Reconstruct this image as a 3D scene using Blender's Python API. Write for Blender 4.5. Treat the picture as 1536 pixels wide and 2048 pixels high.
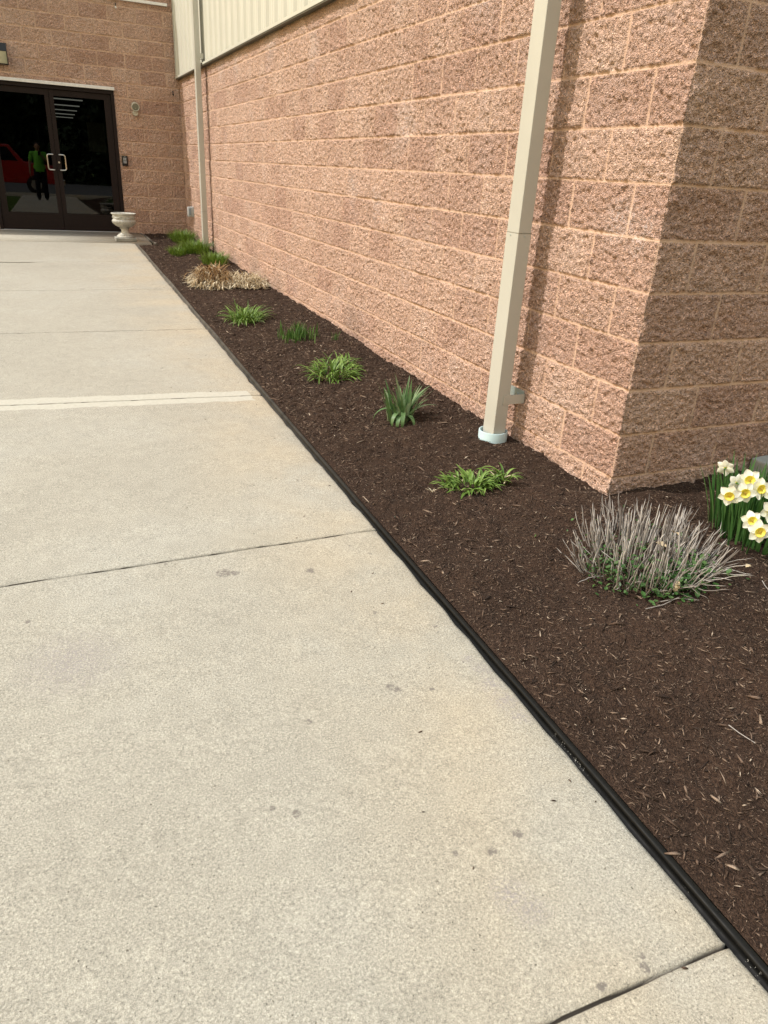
import bpy, bmesh, math, random
import numpy as np
from mathutils import Vector, Matrix
random.seed(7); RNG = np.random.default_rng(11)
for o in list(bpy.data.objects): bpy.data.objects.remove(o)
S = bpy.context.scene
COL = S.collection
# ------------------------------------------------------------ camera
CAM = Vector((-2.21058, -2.37035, 1.19916))
RV = Vector((0.91802886, -0.39254456, 0.05596234)); UV = Vector((0.12001042, 0.40958944, 0.90434174)); FV = Vector((0.37791602, 0.82349575, -0.42312436))
cd = bpy.data.cameras.new('camera'); cam = bpy.data.objects.new('camera', cd); COL.objects.link(cam)
cam.matrix_world = Matrix(((RV.x, UV.x, -FV.x, CAM.x), (RV.y, UV.y, -FV.y, CAM.y), (RV.z, UV.z, -FV.z, CAM.z), (0, 0, 0, 1)))
cd.sensor_fit = 'VERTICAL'; cd.sensor_height = 36; cd.lens = 1449.9 / 2048 * 36; cd.clip_start = .01; cd.clip_end = 1500
S.camera = cam
S.render.resolution_x = 768; S.render.resolution_y = 1024
# ------------------------------------------------------------ light
SUN = Vector((-1, .234, 1.3)).normalized()
EL = math.asin(SUN.z); AZ = math.atan2(SUN.x, SUN.y)
w = bpy.data.worlds.new('World'); S.world = w; w.use_nodes = True
nt = w.node_tree; nt.nodes.clear()
sky = nt.nodes.new('ShaderNodeTexSky'); sky.sky_type = 'NISHITA'; sky.sun_disc = False
sky.sun_elevation = EL; sky.sun_rotation = AZ; sky.air_density = 4.5; sky.dust_density = 1.0; sky.ozone_density = 1.0
bg = nt.nodes.new('ShaderNodeBackground'); bg.inputs[1].default_value = .15
wo = nt.nodes.new('ShaderNodeOutputWorld'); wm = nt.nodes.new('ShaderNodeMix'); wm.data_type = 'RGBA'; wm.blend_type = 'MULTIPLY'; wm.inputs[0].default_value = 1; wm.inputs[7].default_value = (.97, .905, 1.06, 1); nt.links.new(sky.outputs[0], wm.inputs[6]); nt.links.new(wm.outputs[2], bg.inputs[0]); nt.links.new(bg.outputs[0], wo.inputs[0])
sl = bpy.data.lights.new('sun', 'SUN'); sl.energy = 2.0; sl.angle = math.radians(1.0); sl.color = (1, .95, .885)
so = bpy.data.objects.new('sun', sl); COL.objects.link(so); so.rotation_euler = SUN.to_track_quat('Z', 'Y').to_euler()
S.view_settings.view_transform = 'Standard'; S.view_settings.look = 'None'; S.view_settings.exposure = .90; S.view_settings.gamma = 1
S.render.engine = 'CYCLES'

# ------------------------------------------------------------ helpers
def mk(name, V, F, mat=None, parent=None, smooth=False, attrs=None):
    """mesh from arrays; F is (n,4) / (n,3) array or a list of polygons"""
    me = bpy.data.meshes.new(name)
    V = np.asarray(V, dtype=np.float32)
    if isinstance(F, np.ndarray):
        n, k = F.shape
        me.vertices.add(len(V)); me.vertices.foreach_set('co', V.ravel())
        me.loops.add(n * k); me.loops.foreach_set('vertex_index', F.astype(np.int32).ravel())
        me.polygons.add(n); me.polygons.foreach_set('loop_start', np.arange(0, n * k, k, dtype=np.int32))
        me.polygons.foreach_set('loop_total', np.full(n, k, dtype=np.int32))
        me.update(calc_edges=True)
    else:
        me.from_pydata([tuple(v) for v in V], [], F); me.update()
    if attrs:
        for an, data in attrs.items():
            a = me.attributes.new(an, 'FLOAT', 'POINT'); a.data.foreach_set('value', np.asarray(data, dtype=np.float32))
    if smooth: me.polygons.foreach_set('use_smooth', np.ones(len(me.polygons), dtype=bool))
    if mat: me.materials.append(mat)
    o = bpy.data.objects.new(name, me); COL.objects.link(o)
    if parent: o.parent = parent
    return o
def tag(o, label=None, cat=None, group=None, kind=None):
    if label: o['label'] = label
    if cat: o['category'] = cat
    if group: o['group'] = group
    if kind: o['kind'] = kind
    return o
def empty(name, loc=(0, 0, 0)):
    e = bpy.data.objects.new(name, None); COL.objects.link(e); e.location = loc; e.empty_display_size = .1
    return e
class MB:
    """collects shapes for one mesh"""
    def __init__(s): s.bm = bmesh.new()
    def box(s, x0, x1, y0, y1, z0, z1, bev=0, mat=None):
        r = bmesh.ops.create_cube(s.bm, size=1)
        for v in r['verts']: v.co = Vector(((x0 + x1) / 2 + v.co.x * (x1 - x0), (y0 + y1) / 2 + v.co.y * (y1 - y0), (z0 + z1) / 2 + v.co.z * (z1 - z0)))
        if mat is not None: bmesh.ops.transform(s.bm, matrix=mat, verts=r['verts'])
        if bev:
            ed = {e for v in r['verts'] for e in v.link_edges}
            bmesh.ops.bevel(s.bm, geom=list(ed), offset=bev, segments=2, affect='EDGES', profile=.5)
        return s
    def cyl(s, a, b, r0, r1=None, n=16, cap=True):
        a = Vector(a); b = Vector(b); r1 = r0 if r1 is None else r1
        d = b - a; q = d.to_track_quat('Z', 'Y').to_matrix().to_4x4(); q.translation = (a + b) / 2
        bmesh.ops.create_cone(s.bm, cap_ends=cap, segments=n, radius1=r0, radius2=r1, depth=d.length, matrix=q); return s
    def ball(s, c, r, sc=(1, 1, 1), n=2):
        m = Matrix.Translation(c) @ Matrix.Diagonal((sc[0], sc[1], sc[2], 1))
        bmesh.ops.create_icosphere(s.bm, subdivisions=n, radius=r, matrix=m); return s
    def tube(s, pts, r, n=10, closed_caps=True):
        pts = [Vector(p) for p in pts]; rr = r if isinstance(r, (list, tuple)) else [r] * len(pts)
        rings = []; t0 = (pts[1] - pts[0]).normalized(); u = t0.orthogonal().normalized()
        for i, p in enumerate(pts):
            t = (pts[min(i + 1, len(pts) - 1)] - pts[max(i - 1, 0)]).normalized()
            u = (u - t * u.dot(t)).normalized(); v = t.cross(u)
            rings.append([s.bm.verts.new(p + (u * math.cos(2 * math.pi * k / n) + v * math.sin(2 * math.pi * k / n)) * rr[i]) for k in range(n)])
        for a, b in zip(rings, rings[1:]):
            for k in range(n): s.bm.faces.new((a[k], a[(k + 1) % n], b[(k + 1) % n], b[k]))
        if closed_caps: s.bm.faces.new(rings[0][::-1]); s.bm.faces.new(rings[-1])
        return s
    def lathe(s, prof, c=(0, 0), n=48, mod=None):
        rings = []
        for r, z in prof:
            rings.append([s.bm.verts.new((c[0] + (r + (mod(r, z, 2 * math.pi * k / n) if mod else 0)) * math.cos(2 * math.pi * k / n), c[1] + (r + (mod(r, z, 2 * math.pi * k / n) if mod else 0)) * math.sin(2 * math.pi * k / n), z)) for k in range(n)])
        for a, b in zip(rings, rings[1:]):
            for k in range(n): s.bm.faces.new((a[k], a[(k + 1) % n], b[(k + 1) % n], b[k]))
        s.bm.faces.new(rings[0][::-1]); s.bm.faces.new(rings[-1]); return s
    def build(s, name, mat=None, parent=None, smooth=False, ang=None):
        me = bpy.data.meshes.new(name); bmesh.ops.recalc_face_normals(s.bm, faces=s.bm.faces[:]); s.bm.to_mesh(me); s.bm.free()
        if mat: me.materials.append(mat)
        if smooth:
            me.polygons.foreach_set('use_smooth', np.ones(len(me.polygons), dtype=bool))
            try: me.set_sharp_from_angle(angle=math.radians(ang or 40))
            except Exception: pass
        o = bpy.data.objects.new(name, me); COL.objects.link(o)
        if parent: o.parent = parent
        return o
# ---- noise fields (periodic, std 1)
def field(nx, ny, sig, seed):
    r = np.random.default_rng(seed); a = r.standard_normal((nx, ny))
    fx = np.fft.fftfreq(nx)[:, None]; fy = np.fft.rfftfreq(ny)[None, :]
    g = np.exp(-2 * (math.pi * sig) ** 2 * (fx * fx + fy * fy))
    b = np.fft.irfft2(np.fft.rfft2(a) * g, s=(nx, ny)); return (b / b.std()).astype(np.float32)
def samp(f, u, v, res):
    nx, ny = f.shape; x = np.asarray(u) / res; y = np.asarray(v) / res
    x0 = np.floor(x).astype(int); y0 = np.floor(y).astype(int); fx = x - x0; fy = y - y0
    g = lambda i, j: f[i % nx, j % ny]
    return (g(x0, y0) * (1 - fx) + g(x0 + 1, y0) * fx) * (1 - fy) + (g(x0, y0 + 1) * (1 - fx) + g(x0 + 1, y0 + 1) * fx) * fy
def gridfaces(n, m, keep=None):
    i = np.arange(n - 1)[:, None]; j = np.arange(m - 1)[None, :]
    a = i * m + j; F = np.stack([a, a + m, a + m + 1, a + 1], -1)
    if keep is not None: return F[keep]
    return F.reshape(-1, 4)
def ss(a, b, x):
    t = np.clip((x - a) / (b - a), 0, 1); return t * t * (3 - 2 * t)

# ---- node material builder
class NM:
    def __init__(s, name, rough=.8, spec=.3, metallic=0):
        s.m = bpy.data.materials.new(name); s.m.use_nodes = True; s.t = s.m.node_tree; s.n = s.t.nodes; s.l = s.t.links
        s.b = s.n['Principled BSDF']; s.b.inputs['Roughness'].default_value = rough; s.b.inputs['Specular IOR Level'].default_value = spec
        s.b.inputs['Metallic'].default_value = metallic; s.co = None
    def put(s, sock, v):
        if isinstance(v, bpy.types.NodeSocket): s.l.new(v, sock)
        elif isinstance(v, (tuple, list)) and len(v) == 3 and sock.type == 'RGBA': sock.default_value = (*v, 1)
        else: sock.default_value = v
    def coord(s):
        if s.co is None: s.co = s.n.new('ShaderNodeNewGeometry').outputs['Position']
        return s.co
    def obj(s): return s.n.new('ShaderNodeTexCoord').outputs['Object']
    def noise(s, scale, detail=4, rough=.55, vec=None, out='Fac', dist=0):
        x = s.n.new('ShaderNodeTexNoise'); s.put(x.inputs['Vector'], vec or s.coord()); x.inputs['Scale'].default_value = scale
        x.inputs['Detail'].default_value = detail; x.inputs['Roughness'].default_value = rough; x.inputs['Distortion'].default_value = dist
        return x.outputs[out]
    def voro(s, scale, out='Distance', vec=None, feature='F1'):
        x = s.n.new('ShaderNodeTexVoronoi'); x.feature = feature; s.put(x.inputs['Vector'], vec or s.coord()); x.inputs['Scale'].default_value = scale
        return x.outputs[out]
    def ramp(s, fac, stops, interp='LINEAR'):
        x = s.n.new('ShaderNodeValToRGB'); s.put(x.inputs[0], fac); cr = x.color_ramp; cr.interpolation = interp
        while len(cr.elements) < len(stops): cr.elements.new(.5)
        for e, (p, c) in zip(cr.elements, stops):
            e.position = p; e.color = (c, c, c, 1) if isinstance(c, (int, float)) else (*c, 1)
        return x.outputs[0]
    def math(s, op, a, b=0, c=0, clamp=False):
        x = s.n.new('ShaderNodeMath'); x.operation = op; x.use_clamp = clamp
        s.put(x.inputs[0], a); s.put(x.inputs[1], b)
        if op in ('MULTIPLY_ADD',): s.put(x.inputs[2], c)
        return x.outputs[0]
    def mix(s, fac, a, b, mode='MIX'):
        x = s.n.new('ShaderNodeMix'); x.data_type = 'RGBA'; x.blend_type = mode; s.put(x.inputs[0], fac); s.put(x.inputs[6], a); s.put(x.inputs[7], b)
        return x.outputs[2]
    def attr(s, name):
        x = s.n.new('ShaderNodeAttribute'); x.attribute_name = name; return x.outputs['Fac']
    def island(s): return s.n.new('ShaderNodeNewGeometry').outputs['Random Per Island']
    def spot(s, c, r, warp=None, soft=.5):
        x = s.n.new('ShaderNodeVectorMath'); x.operation = 'DISTANCE'; s.put(x.inputs[0], warp or s.coord()); x.inputs[1].default_value = c
        y = s.n.new('ShaderNodeMapRange'); s.put(y.inputs[0], x.outputs['Value']); y.inputs[1].default_value = r; y.inputs[2].default_value = r * (1 - soft)
        y.inputs[3].default_value = 0; y.inputs[4].default_value = 1; return y.outputs[0]
    def warp(s, scale, amt):
        n = s.noise(scale, 3, out='Color'); a = s.n.new('ShaderNodeVectorMath'); a.operation = 'MULTIPLY_ADD'
        s.l.new(n, a.inputs[0]); a.inputs[1].default_value = (amt,) * 3; s.l.new(s.coord(), a.inputs[2])
        b = s.n.new('ShaderNodeVectorMath'); b.operation = 'SUBTRACT'; s.l.new(a.outputs[0], b.inputs[0]); b.inputs[1].default_value = (amt / 2,) * 3
        return b.outputs[0]
    def sep(s, v=None):
        x = s.n.new('ShaderNodeSeparateXYZ'); s.l.new(v or s.coord(), x.inputs[0]); return x.outputs
    def color(s, c): s.put(s.b.inputs['Base Color'], c); return s
    def rough(s, c): s.put(s.b.inputs['Roughness'], c); return s
    def bump(s, h, dist=.002, strength=1):
        x = s.n.new('ShaderNodeBump'); s.put(x.inputs['Height'], h); x.inputs['Distance'].default_value = dist; x.inputs['Strength'].default_value = strength
        s.l.new(x.outputs[0], s.b.inputs['Normal']); return s

def simple(name, col, rough=.6, spec=.4, metallic=0, var=.12, scale=25, bump=0):
    m = NM(name, rough, spec, metallic); n = m.noise(scale, 5)
    f = m.ramp(n, [(.3, 1 - var), (.7, 1 + var * .5)])
    m.color(m.mix(1, col, f, 'MULTIPLY'))
    if bump: m.bump(n, bump)
    return m.m

# ============================================================ materials
def block_mat():
    m = NM('split_face_block', .92, .2)
    jt = m.attr('joint'); tint = m.attr('tint')
    base = m.ramp(m.noise(3.2, 4), [(.3, (.60, .395, .305)), (.52, (.64, .43, .335)), (.72, (.66, .47, .385))])
    base = m.mix(1, base, m.ramp(tint, [(0, (.86, .82, .82)), (.5, (1, 1, 1)), (1, (1.08, 1.10, 1.10))]), 'MULTIPLY')
    agg = m.voro(160, 'Color')
    sx = m.sep(agg)
    fl = m.ramp(sx[0], [(0, .42), (.22, .80), (.7, 1.02), (.88, 1.18), (1, 1.7)])
    base = m.mix(1, base, fl, 'MULTIPLY')
    base = m.mix(m.ramp(sx[1], [(.72, 0), (.95, .5)]), base, (.50, .36, .31))
    base = m.mix(m.ramp(m.noise(130, 4, .8), [(.34, .6), (.46, 0)]), base, (.33, .20, .14))
    mort = m.ramp(m.noise(9, 4), [(.3, (.53, .36, .27)), (.7, (.60, .42, .315))])
    mort = m.mix(1, mort, m.ramp(m.noise(120, 3), [(.3, .88), (.7, 1.05)]), 'MULTIPLY')
    col = m.mix(jt, base, mort)
    # chalky white bloom on some blocks
    W = m.warp(7, .25)
    w8 = None
    for c, r in [((0, .25, 1.07), .13), ((0, .12, 1.0), .09), ((0, 8.1, 2.33), .35), ((0, 7.3, 2.2), .25), ((0, 5.8, 2.3), .3), ((0, 4.4, 2.15), .2), ((0, 2.5, 1.5), .2), ((0, 1.6, 2.1), .22), ((0, 3.4, 1.1), .16), ((0, 2.9, 1.0), .14), ((.9, 0, 1.3), .2)]:
        q = m.spot(c, r, W, .9); w8 = q if w8 is None else m.math('MAXIMUM', w8, q)
    w8 = m.math('MULTIPLY', w8, m.ramp(m.noise(60, 4, .7), [(.45, 0), (.62, .75)]))
    col = m.mix(w8, col, (.70, .60, .58))
    # damp dirt low on the end wall and by the second downspout
    d8 = None
    for c, r in [((1.12, 0, .02), .38), ((0, 6.6, .05), .32), ((0, 3.3, 0.0), .3), ((0, 5.6, -.02), .3)]:
        q = m.spot(c, r, W, .8); d8 = q if d8 is None else m.math('MAXIMUM', d8, q)
    col = m.mix(m.math('MULTIPLY', d8, .3), col, (.13, .11, .10))
    m.color(col)
    h = m.math('ADD', m.math('MULTIPLY', m.voro(150), -.8), m.math('MULTIPLY', m.noise(80, 5, .75), 1.3))
    inv = m.math('SUBTRACT', 1, m.math('MULTIPLY', jt, .9))
    m.bump(m.math('MULTIPLY', h, inv), .013, 1)
    return m.m
M_BLOCK = block_mat()

def concrete_mat():
    m = NM('broom_concrete', .9, .25)
    P = m.sep(); W = m.warp(9, .05); W2 = m.warp(40, .02)
    base = m.ramp(m.noise(1.1, 5), [(.3, (.325, .300, .248)), (.5, (.350, .324, .268)), (.7, (.368, .347, .295))])
    # warmer, rust-tinted strip beside the bed
    ex = m.math('ADD', P[0], m.math('MULTIPLY', m.noise(1.3, 3), .9))
    base = m.mix(m.ramp(ex, [(-1.5 + 1.6, 0), (.55, .55)]) if False else m.math('MULTIPLY', m.math('SMOOTH_MIN', m.math('MAXIMUM', m.math('MULTIPLY_ADD', P[0], 1.1, 2.0), 0), .8, .1), m.ramp(m.noise(1.7, 4), [(.38, .1), (.62, 1)])), base, (.415, .345, .245))
    sp = m.ramp(m.noise(175, 6, 1.0), [(.36, .16), (.46, .84), (.54, 1.08), (.64, 1.85)])
    base = m.mix(1, base, sp, 'MULTIPLY')
    base = m.mix(1, base, m.ramp(m.noise(16, 5, .7), [(.3, .90), (.7, 1.06)]), 'MULTIPLY')
    # pores
    W3 = m.warp(140, .012); vp = m.voro(80, vec=W3); rv = m.sep(m.voro(80, 'Color', vec=W3))[0]
    pore = m.math('MULTIPLY', m.ramp(vp, [(.06, 1), (.17, 0)]), m.ramp(rv, [(.86, 0), (.93, .8)]))
    base = m.mix(pore, base, (.10, .085, .065))
    # stain spots
    spots = [(-1.77, -.025, .034), (-1.73, -.038, .02), (-1.459, -.098, .022), (-1.197, -.045, .009), (-1.248, .034, .008), (-2.425, -.14, .012), (-1.713, -.873, .012), (-1.836, -1.161, .012), (-1.885, -1.128, .008), (-1.362, -1.394, .017), (-1.446, -1.416, .015), (-1.529, -1.393, .01), (-1.44, -.812, .018), (-1.423, -.828, .015), (-1.333, -.435, .012), (-1.17, -.57, .012), (-1.284, -1.735, .01), (-1.296, -1.757, .014), (-1.401, -1.755, .012), (-1.326, -.86, .01), (-1.96, .10, .01), (-1.964, 5.94, .03), (-1.464, 3.981, .02)]
    a = None
    for x, y, r in spots:
        q = m.spot((x, y, -.17 + .019 * y), r, W2, .35); a = q if a is None else m.math('MAXIMUM', a, q)
    a = m.math('MULTIPLY', a, m.ramp(m.noise(85, 4, .7), [(.40, .05), (.55, .85)]))
    base = m.mix(a, base, (.15, .13, .115))
    b = None
    for x, y, r in [(-1.135, -.82, .05), (-1.14, -.9, .06), (-1.143, -.98, .06), (-1.14, -1.05, .045), (-1.465, -1.52, .06), (-1.44, -1.57, .05), (-1.15, -.76, .03), (-2.3, -.4, .2)]:
        q = m.spot((x, y, -.17 + .019 * y), r, W, .9); b = q if b is None else m.math('MAXIMUM', b, q)
    b = m.math('MULTIPLY', b, m.ramp(m.noise(130, 4, .75), [(.46, 0), (.56, .75)]))
    base = m.mix(b, base, (.25, .22, .22))
    # pale sealant smeared along one joint
    jy = m.math('MULTIPLY_ADD', P[0], .066, 0)
    dy = m.math('ABSOLUTE', m.math('SUBTRACT', m.math('ADD', P[1], jy), 2.07 - .066 * 1.1))
    dy = m.math('ADD', dy, m.math('MULTIPLY_ADD', m.noise(9, 4), .06, -.03))
    caulk = m.math('MULTIPLY', m.ramp(dy, [(.100, 1), (.108, 0)]), m.ramp(m.math('MULTIPLY', P[0], -1), [(1.0, 0), (1.0, 1)]) if False else m.math('LESS_THAN', m.math('ADD', P[0], m.math('MULTIPLY', m.noise(20), .04)), -1.135))
    base = m.mix(caulk, base, m.mix(m.ramp(m.noise(55), [(.35, 0), (.65, 1)]), (.41, .385, .32), (.46, .435, .37)))
    # dirt in the grooves
    base = m.mix(m.attr('groove'), base, (.045, .036, .028))
    m.color(base)
    h = m.math('ADD', m.math('MULTIPLY', m.noise(190, 4, .7), 1), m.math('MULTIPLY', m.noise(420, 2), .5))
    h = m.math('SUBTRACT', h, m.math('MULTIPLY', pore, 1.5))
    m.bump(h, .0022, 1)
    return m.m
M_CONC = concrete_mat()

def chips_mat():
    m = NM('shredded_bark', .85, .25); i = m.island()
    c = m.ramp(i, [(0, (.020, .012, .009)), (.3, (.050, .030, .020)), (.55, (.092, .058, .040)), (.80, (.145, .097, .069)), (.94, (.21, .15, .108)), (.988, (.30, .22, .16)), (1, (.52, .43, .33))])
    c = m.mix(1, c, m.ramp(m.noise(300, 3), [(.3, .75), (.7, 1.2)]), 'MULTIPLY'); m.color(c); m.bump(m.noise(500, 3), .001); return m.m
M_CHIP = chips_mat()
def soil_mat():
    m = NM('mulch_fines', .95, .15)
    c = m.ramp(m.noise(85, 6, .75), [(.28, (.012, .007, .005)), (.5, (.045, .026, .0175)), (.68, (.085, .053, .036)), (.8, (.14, .094, .067))])
    c = m.mix(1, c, m.ramp(m.noise(2.2, 3), [(.3, .82), (.7, 1.15)]), 'MULTIPLY')
    m.color(c); m.bump(m.math('ADD', m.noise(140, 5, .7), m.voro(180)), .007); return m.m
M_SOIL = soil_mat()

def ground_mat():
    m = NM('grass_ground', .95, .1); m.color(m.ramp(m.noise(6, 6, .7), [(.3, (.03, .055, .014)), (.6, (.06, .10, .026)), (.8, (.09, .12, .04))])); m.bump(m.noise(60, 5), .02); return m.m
M_LAWN = ground_mat()
M_ASPH = simple('asphalt', (.10, .10, .10), .9, .2, var=.3, scale=60, bump=.003)
def alu(name, col, rough=.38):
    m = NM(name, rough, .5); n = m.noise(3, 4)
    c = m.mix(1, col, m.ramp(n, [(.3, .95), (.7, 1.03)]), 'MULTIPLY')
    c = m.mix(m.ramp(m.noise(120, 3), [(.64, 0), (.75, .18)]), c, (.25, .22, .18))
    m.color(c); m.bump(m.noise(8, 3), .0015, .5); return m.m
M_SPOUT = alu('painted_downspout', (.47, .46, .41))
M_SIDE = alu('cream_metal_siding', (.55, .54, .475), .45)
M_SIDEDK = simple('drip_flashing', (.10, .095, .07), .5, .4)
M_BRONZE = simple('dark_bronze_frame', (.012, .0065, .0065), .5, .2, var=.2)
M_STEEL = simple('satin_steel', (.55, .53, .5), .3, .5, metallic=.85)
M_GALV = simple('galvanised_steel', (.42, .50, .50), .4, .5, metallic=.5)
M_WHITE = simple('white_metal_strip', (.72, .71, .70), .4, .4)
M_PVC = simple('pale_pvc', (.50, .66, .70), .35, .5, var=.08)
M_BLACK = simple('black_plastic', (.008, .008, .009), .4, .4)
M_GREYPL = simple('grey_plastic_box', (.42, .45, .46), .5, .4)
M_KEY = simple('pale_key', (.5, .52, .55), .5, .3)
M_CREAM = simple('cream_plastic', (.50, .48, .40), .45, .4)
M_LENS = simple('lamp_lens', (.20, .20, .16), .15, .6)
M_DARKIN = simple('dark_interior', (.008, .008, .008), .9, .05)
def edging_mat():
    m = NM('black_plastic_edging', .42, .12); P = m.sep()
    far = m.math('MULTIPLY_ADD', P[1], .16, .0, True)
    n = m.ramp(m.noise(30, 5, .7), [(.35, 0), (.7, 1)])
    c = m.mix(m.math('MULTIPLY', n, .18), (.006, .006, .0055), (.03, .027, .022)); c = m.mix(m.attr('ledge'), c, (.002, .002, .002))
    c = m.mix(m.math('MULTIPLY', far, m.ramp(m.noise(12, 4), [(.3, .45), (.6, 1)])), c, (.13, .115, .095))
    fl = m.math('MULTIPLY', m.math('MULTIPLY', m.attr('ledge'), m.ramp(m.noise(3.1, 2), [(.60, 0), (.63, 1)])), m.ramp(m.noise(90, 4, .8), [(.60, 0), (.64, 1)]))
    c = m.mix(m.math('MULTIPLY', fl, .6), c, (.5, .48, .43)); m.color(c); m.rough(m.ramp(m.noise(20), [(.3, .35), (.7, .65)])); m.bump(m.noise(25, 3), .001); return m.m
M_EDGE = edging_mat()
def urn_mat():
    m = NM('cast_stone_urn', .9, .2); n = m.noise(14, 6, .7)
    c = m.ramp(n, [(.3, (.26, .26, .235)), (.5, (.47, .46, .42)), (.7, (.60, .585, .54))])
    z = m.sep()[2]
    c = m.mix(m.math('MULTIPLY', m.math('LESS_THAN', z, .085), .55), c, (.16, .155, .13)); m.color(c); m.bump(m.noise(90, 5), .003); return m.m
M_URN = urn_mat()
def leaf_mat(name, c0, c1, c2, rough=.45, trans=.25):
    m = NM(name, rough, .35); i = m.island()
    c = m.ramp(i, [(0, c0), (.5, c1), (1, c2)])
    c = m.mix(1, c, m.ramp(m.noise(45, 3), [(.3, .85), (.7, 1.12)]), 'MULTIPLY')
    m.color(c)
    tr = m.n.new('ShaderNodeBsdfTranslucent'); m.put(tr.inputs[0], c); mx = m.n.new('ShaderNodeMixShader'); mx.inputs[0].default_value = trans
    m.l.new(m.b.outputs[0], mx.inputs[1]); m.l.new(tr.outputs[0], mx.inputs[2]); m.l.new(mx.outputs[0], m.n['Material Output'].inputs[0]); return m.m
M_DAY = leaf_mat('daylily_leaf', (.075, .14, .022), (.135, .235, .04), (.25, .36, .09))
M_IRIS = leaf_mat('iris_leaf', (.07, .15, .05), (.13, .22, .085), (.26, .34, .19))
M_SPRT = leaf_mat('sprout_leaf', (.04, .10, .018), (.07, .15, .03), (.12, .2, .05))
M_GRASS = leaf_mat('green_grass', (.07, .12, .012), (.12, .20, .02), (.20, .30, .05))
M_STRAW = leaf_mat('dry_straw', (.32, .23, .13), (.54, .44, .28), (.76, .68, .52), .7, .15)
M_STRAWB = leaf_mat('brown_straw', (.09, .045, .014), (.20, .11, .038), (.36, .225, .095), .7, .15)
M_DAFF = leaf_mat('daffodil_leaf', (.03, .09, .022), (.055, .145, .036), (.10, .21, .06))
M_PETAL = leaf_mat('daffodil_petal', (.88, .89, .74), (.92, .92, .82), (.93, .93, .87), .5, .3)
M_CORONA = leaf_mat('daffodil_trumpet', (.88, .74, .08), (.9, .78, .12), (.92, .82, .2), .5, .25)
M_HERB = leaf_mat('low_green_leaf', (.03, .085, .018), (.055, .13, .03), (.12, .20, .07))
M_STEM = leaf_mat('woody_stem', (.10, .082, .07), (.25, .22, .195), (.48, .44, .40), .85, 0)
M_DEAD = leaf_mat('dead_leaf', (.30, .17, .09), (.55, .42, .26), (.70, .58, .38), .8, .1)
M_TREE = leaf_mat('conifer_leaf', (.008, .018, .007), (.014, .028, .010), (.02, .035, .014), .9, 0)
M_BARK = simple('bark', (.06, .045, .035), .9, .1, var=.3, scale=30, bump=.01)

# ============================================================ levels
H = .2032; MX = .4064; MY = .4035; D = 11.3376
zw = lambda y: -.17 + .019 * np.clip(y, -20, 12)
EY = np.array([-6, -1.82, .14, 2.07, 3.99, 5.92, 7.96, 9.84, 12]); EX = np.array([-1.098, -1.097, -1.092, -1.085, -1.068, -1.058, -1.046, -1.035, -1.03])
xe = lambda y: np.interp(y, EY, EX)

# ============================================================ block walls
RES = .005
Fa = field(2048, 1024, 12, 1); Fb = field(2048, 1024, 2.2, 2); Fc = field(2048, 1024, .95, 3); Fd = field(2048, 1024, 7, 4)
def relief(u, z, offp, mod, seed, jw=0):
    """u: distance along the wall, offp: joint phase (0/1) of even courses -> height, joint mask, tint"""
    k = np.floor(z / H).astype(int); par = (k + offp) % 2
    s = u / mod + par * .5
    c = np.floor(s); fu = (s - c); du = np.minimum(fu, 1 - fu) * mod
    zz = z / H - k; dz = np.minimum(zz, 1 - zz) * H
    rag = .0003 * samp(Fb, u + seed, z, RES) + .0005 * samp(Fc, u + seed, z, RES)
    du = du + rag; dz = dz + rag
    jd = np.minimum(du, dz)
    joint = 1 - ss(.0046 + jw, .0072 + jw, jd)
    body = .0045 + .0016 * samp(Fa, u + seed * 3, z, RES) + .0015 * samp(Fd, u + seed, z, RES) - .0026 * np.abs(samp(Fb, u + seed * 2, z, RES)) + .0030 * samp(Fc, u + seed, z, RES)
    hh = np.sin((c * 12.9898 + k * 78.233 + seed) * 1.0) * 43758.5453; rnd = hh - np.floor(hh)
    body = body + (rnd - .5) * .003
    edge = ss(.005, .013, jd)
    h = (1 - joint) * (body * edge + (1 - edge) * (-.0005 + .15 * body)) + joint * (-.0045)
    return h, joint, rnd
def axis(segs):
    out = []
    for a, b, st in segs: out.append(np.arange(a, b, st))
    out.append(np.array([segs[-1][1]])); return np.concatenate(out)
building = empty('building', (0, 0, 0))
tag(building, 'tan split-face block building with cream metal siding above and dark glass double doors', 'building')
def corebox(V0, boxes):
    vs = []; fs = []
    for (x0, x1, y0, y1, z0, z1) in boxes:
        n = V0 + len(vs); vs += [(x0, y0, z0), (x1, y0, z0), (x1, y1, z0), (x0, y1, z0), (x0, y0, z1), (x1, y0, z1), (x1, y1, z1), (x0, y1, z1)]
        fs += [(n, n + 3, n + 2, n + 1), (n + 4, n + 5, n + 6, n + 7), (n, n + 1, n + 5, n + 4), (n + 1, n + 2, n + 6, n + 5), (n + 2, n + 3, n + 7, n + 6), (n + 3, n, n + 4, n + 7)]
    return np.array(vs), np.array(fs)
# main L: long wall then round the corner to the end wall
uL = axis([(0, 3.2, .0048), (3.2, 6, .007), (6, D, .011)])[::-1]
uR = axis([(.0048, 1.3, .0048), (1.3, 3.2, .012)])
zs = axis([(-.16, 2.42, .0048)])
hL, jL, tL = relief(uL[:, None], zs[None, :], 0, MY, 0.0)
hR, jR, tR = relief(uR[:, None], zs[None, :], 1, MX * .993, 5.3)
X = np.concatenate([-hL, np.repeat(uR[:, None], len(zs), 1)]); Y = np.concatenate([np.repeat(uL[:, None], len(zs), 1), -hR])
Y[len(uL) - 1] = -hL[-1]                       # the corner column is pushed out both ways
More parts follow.
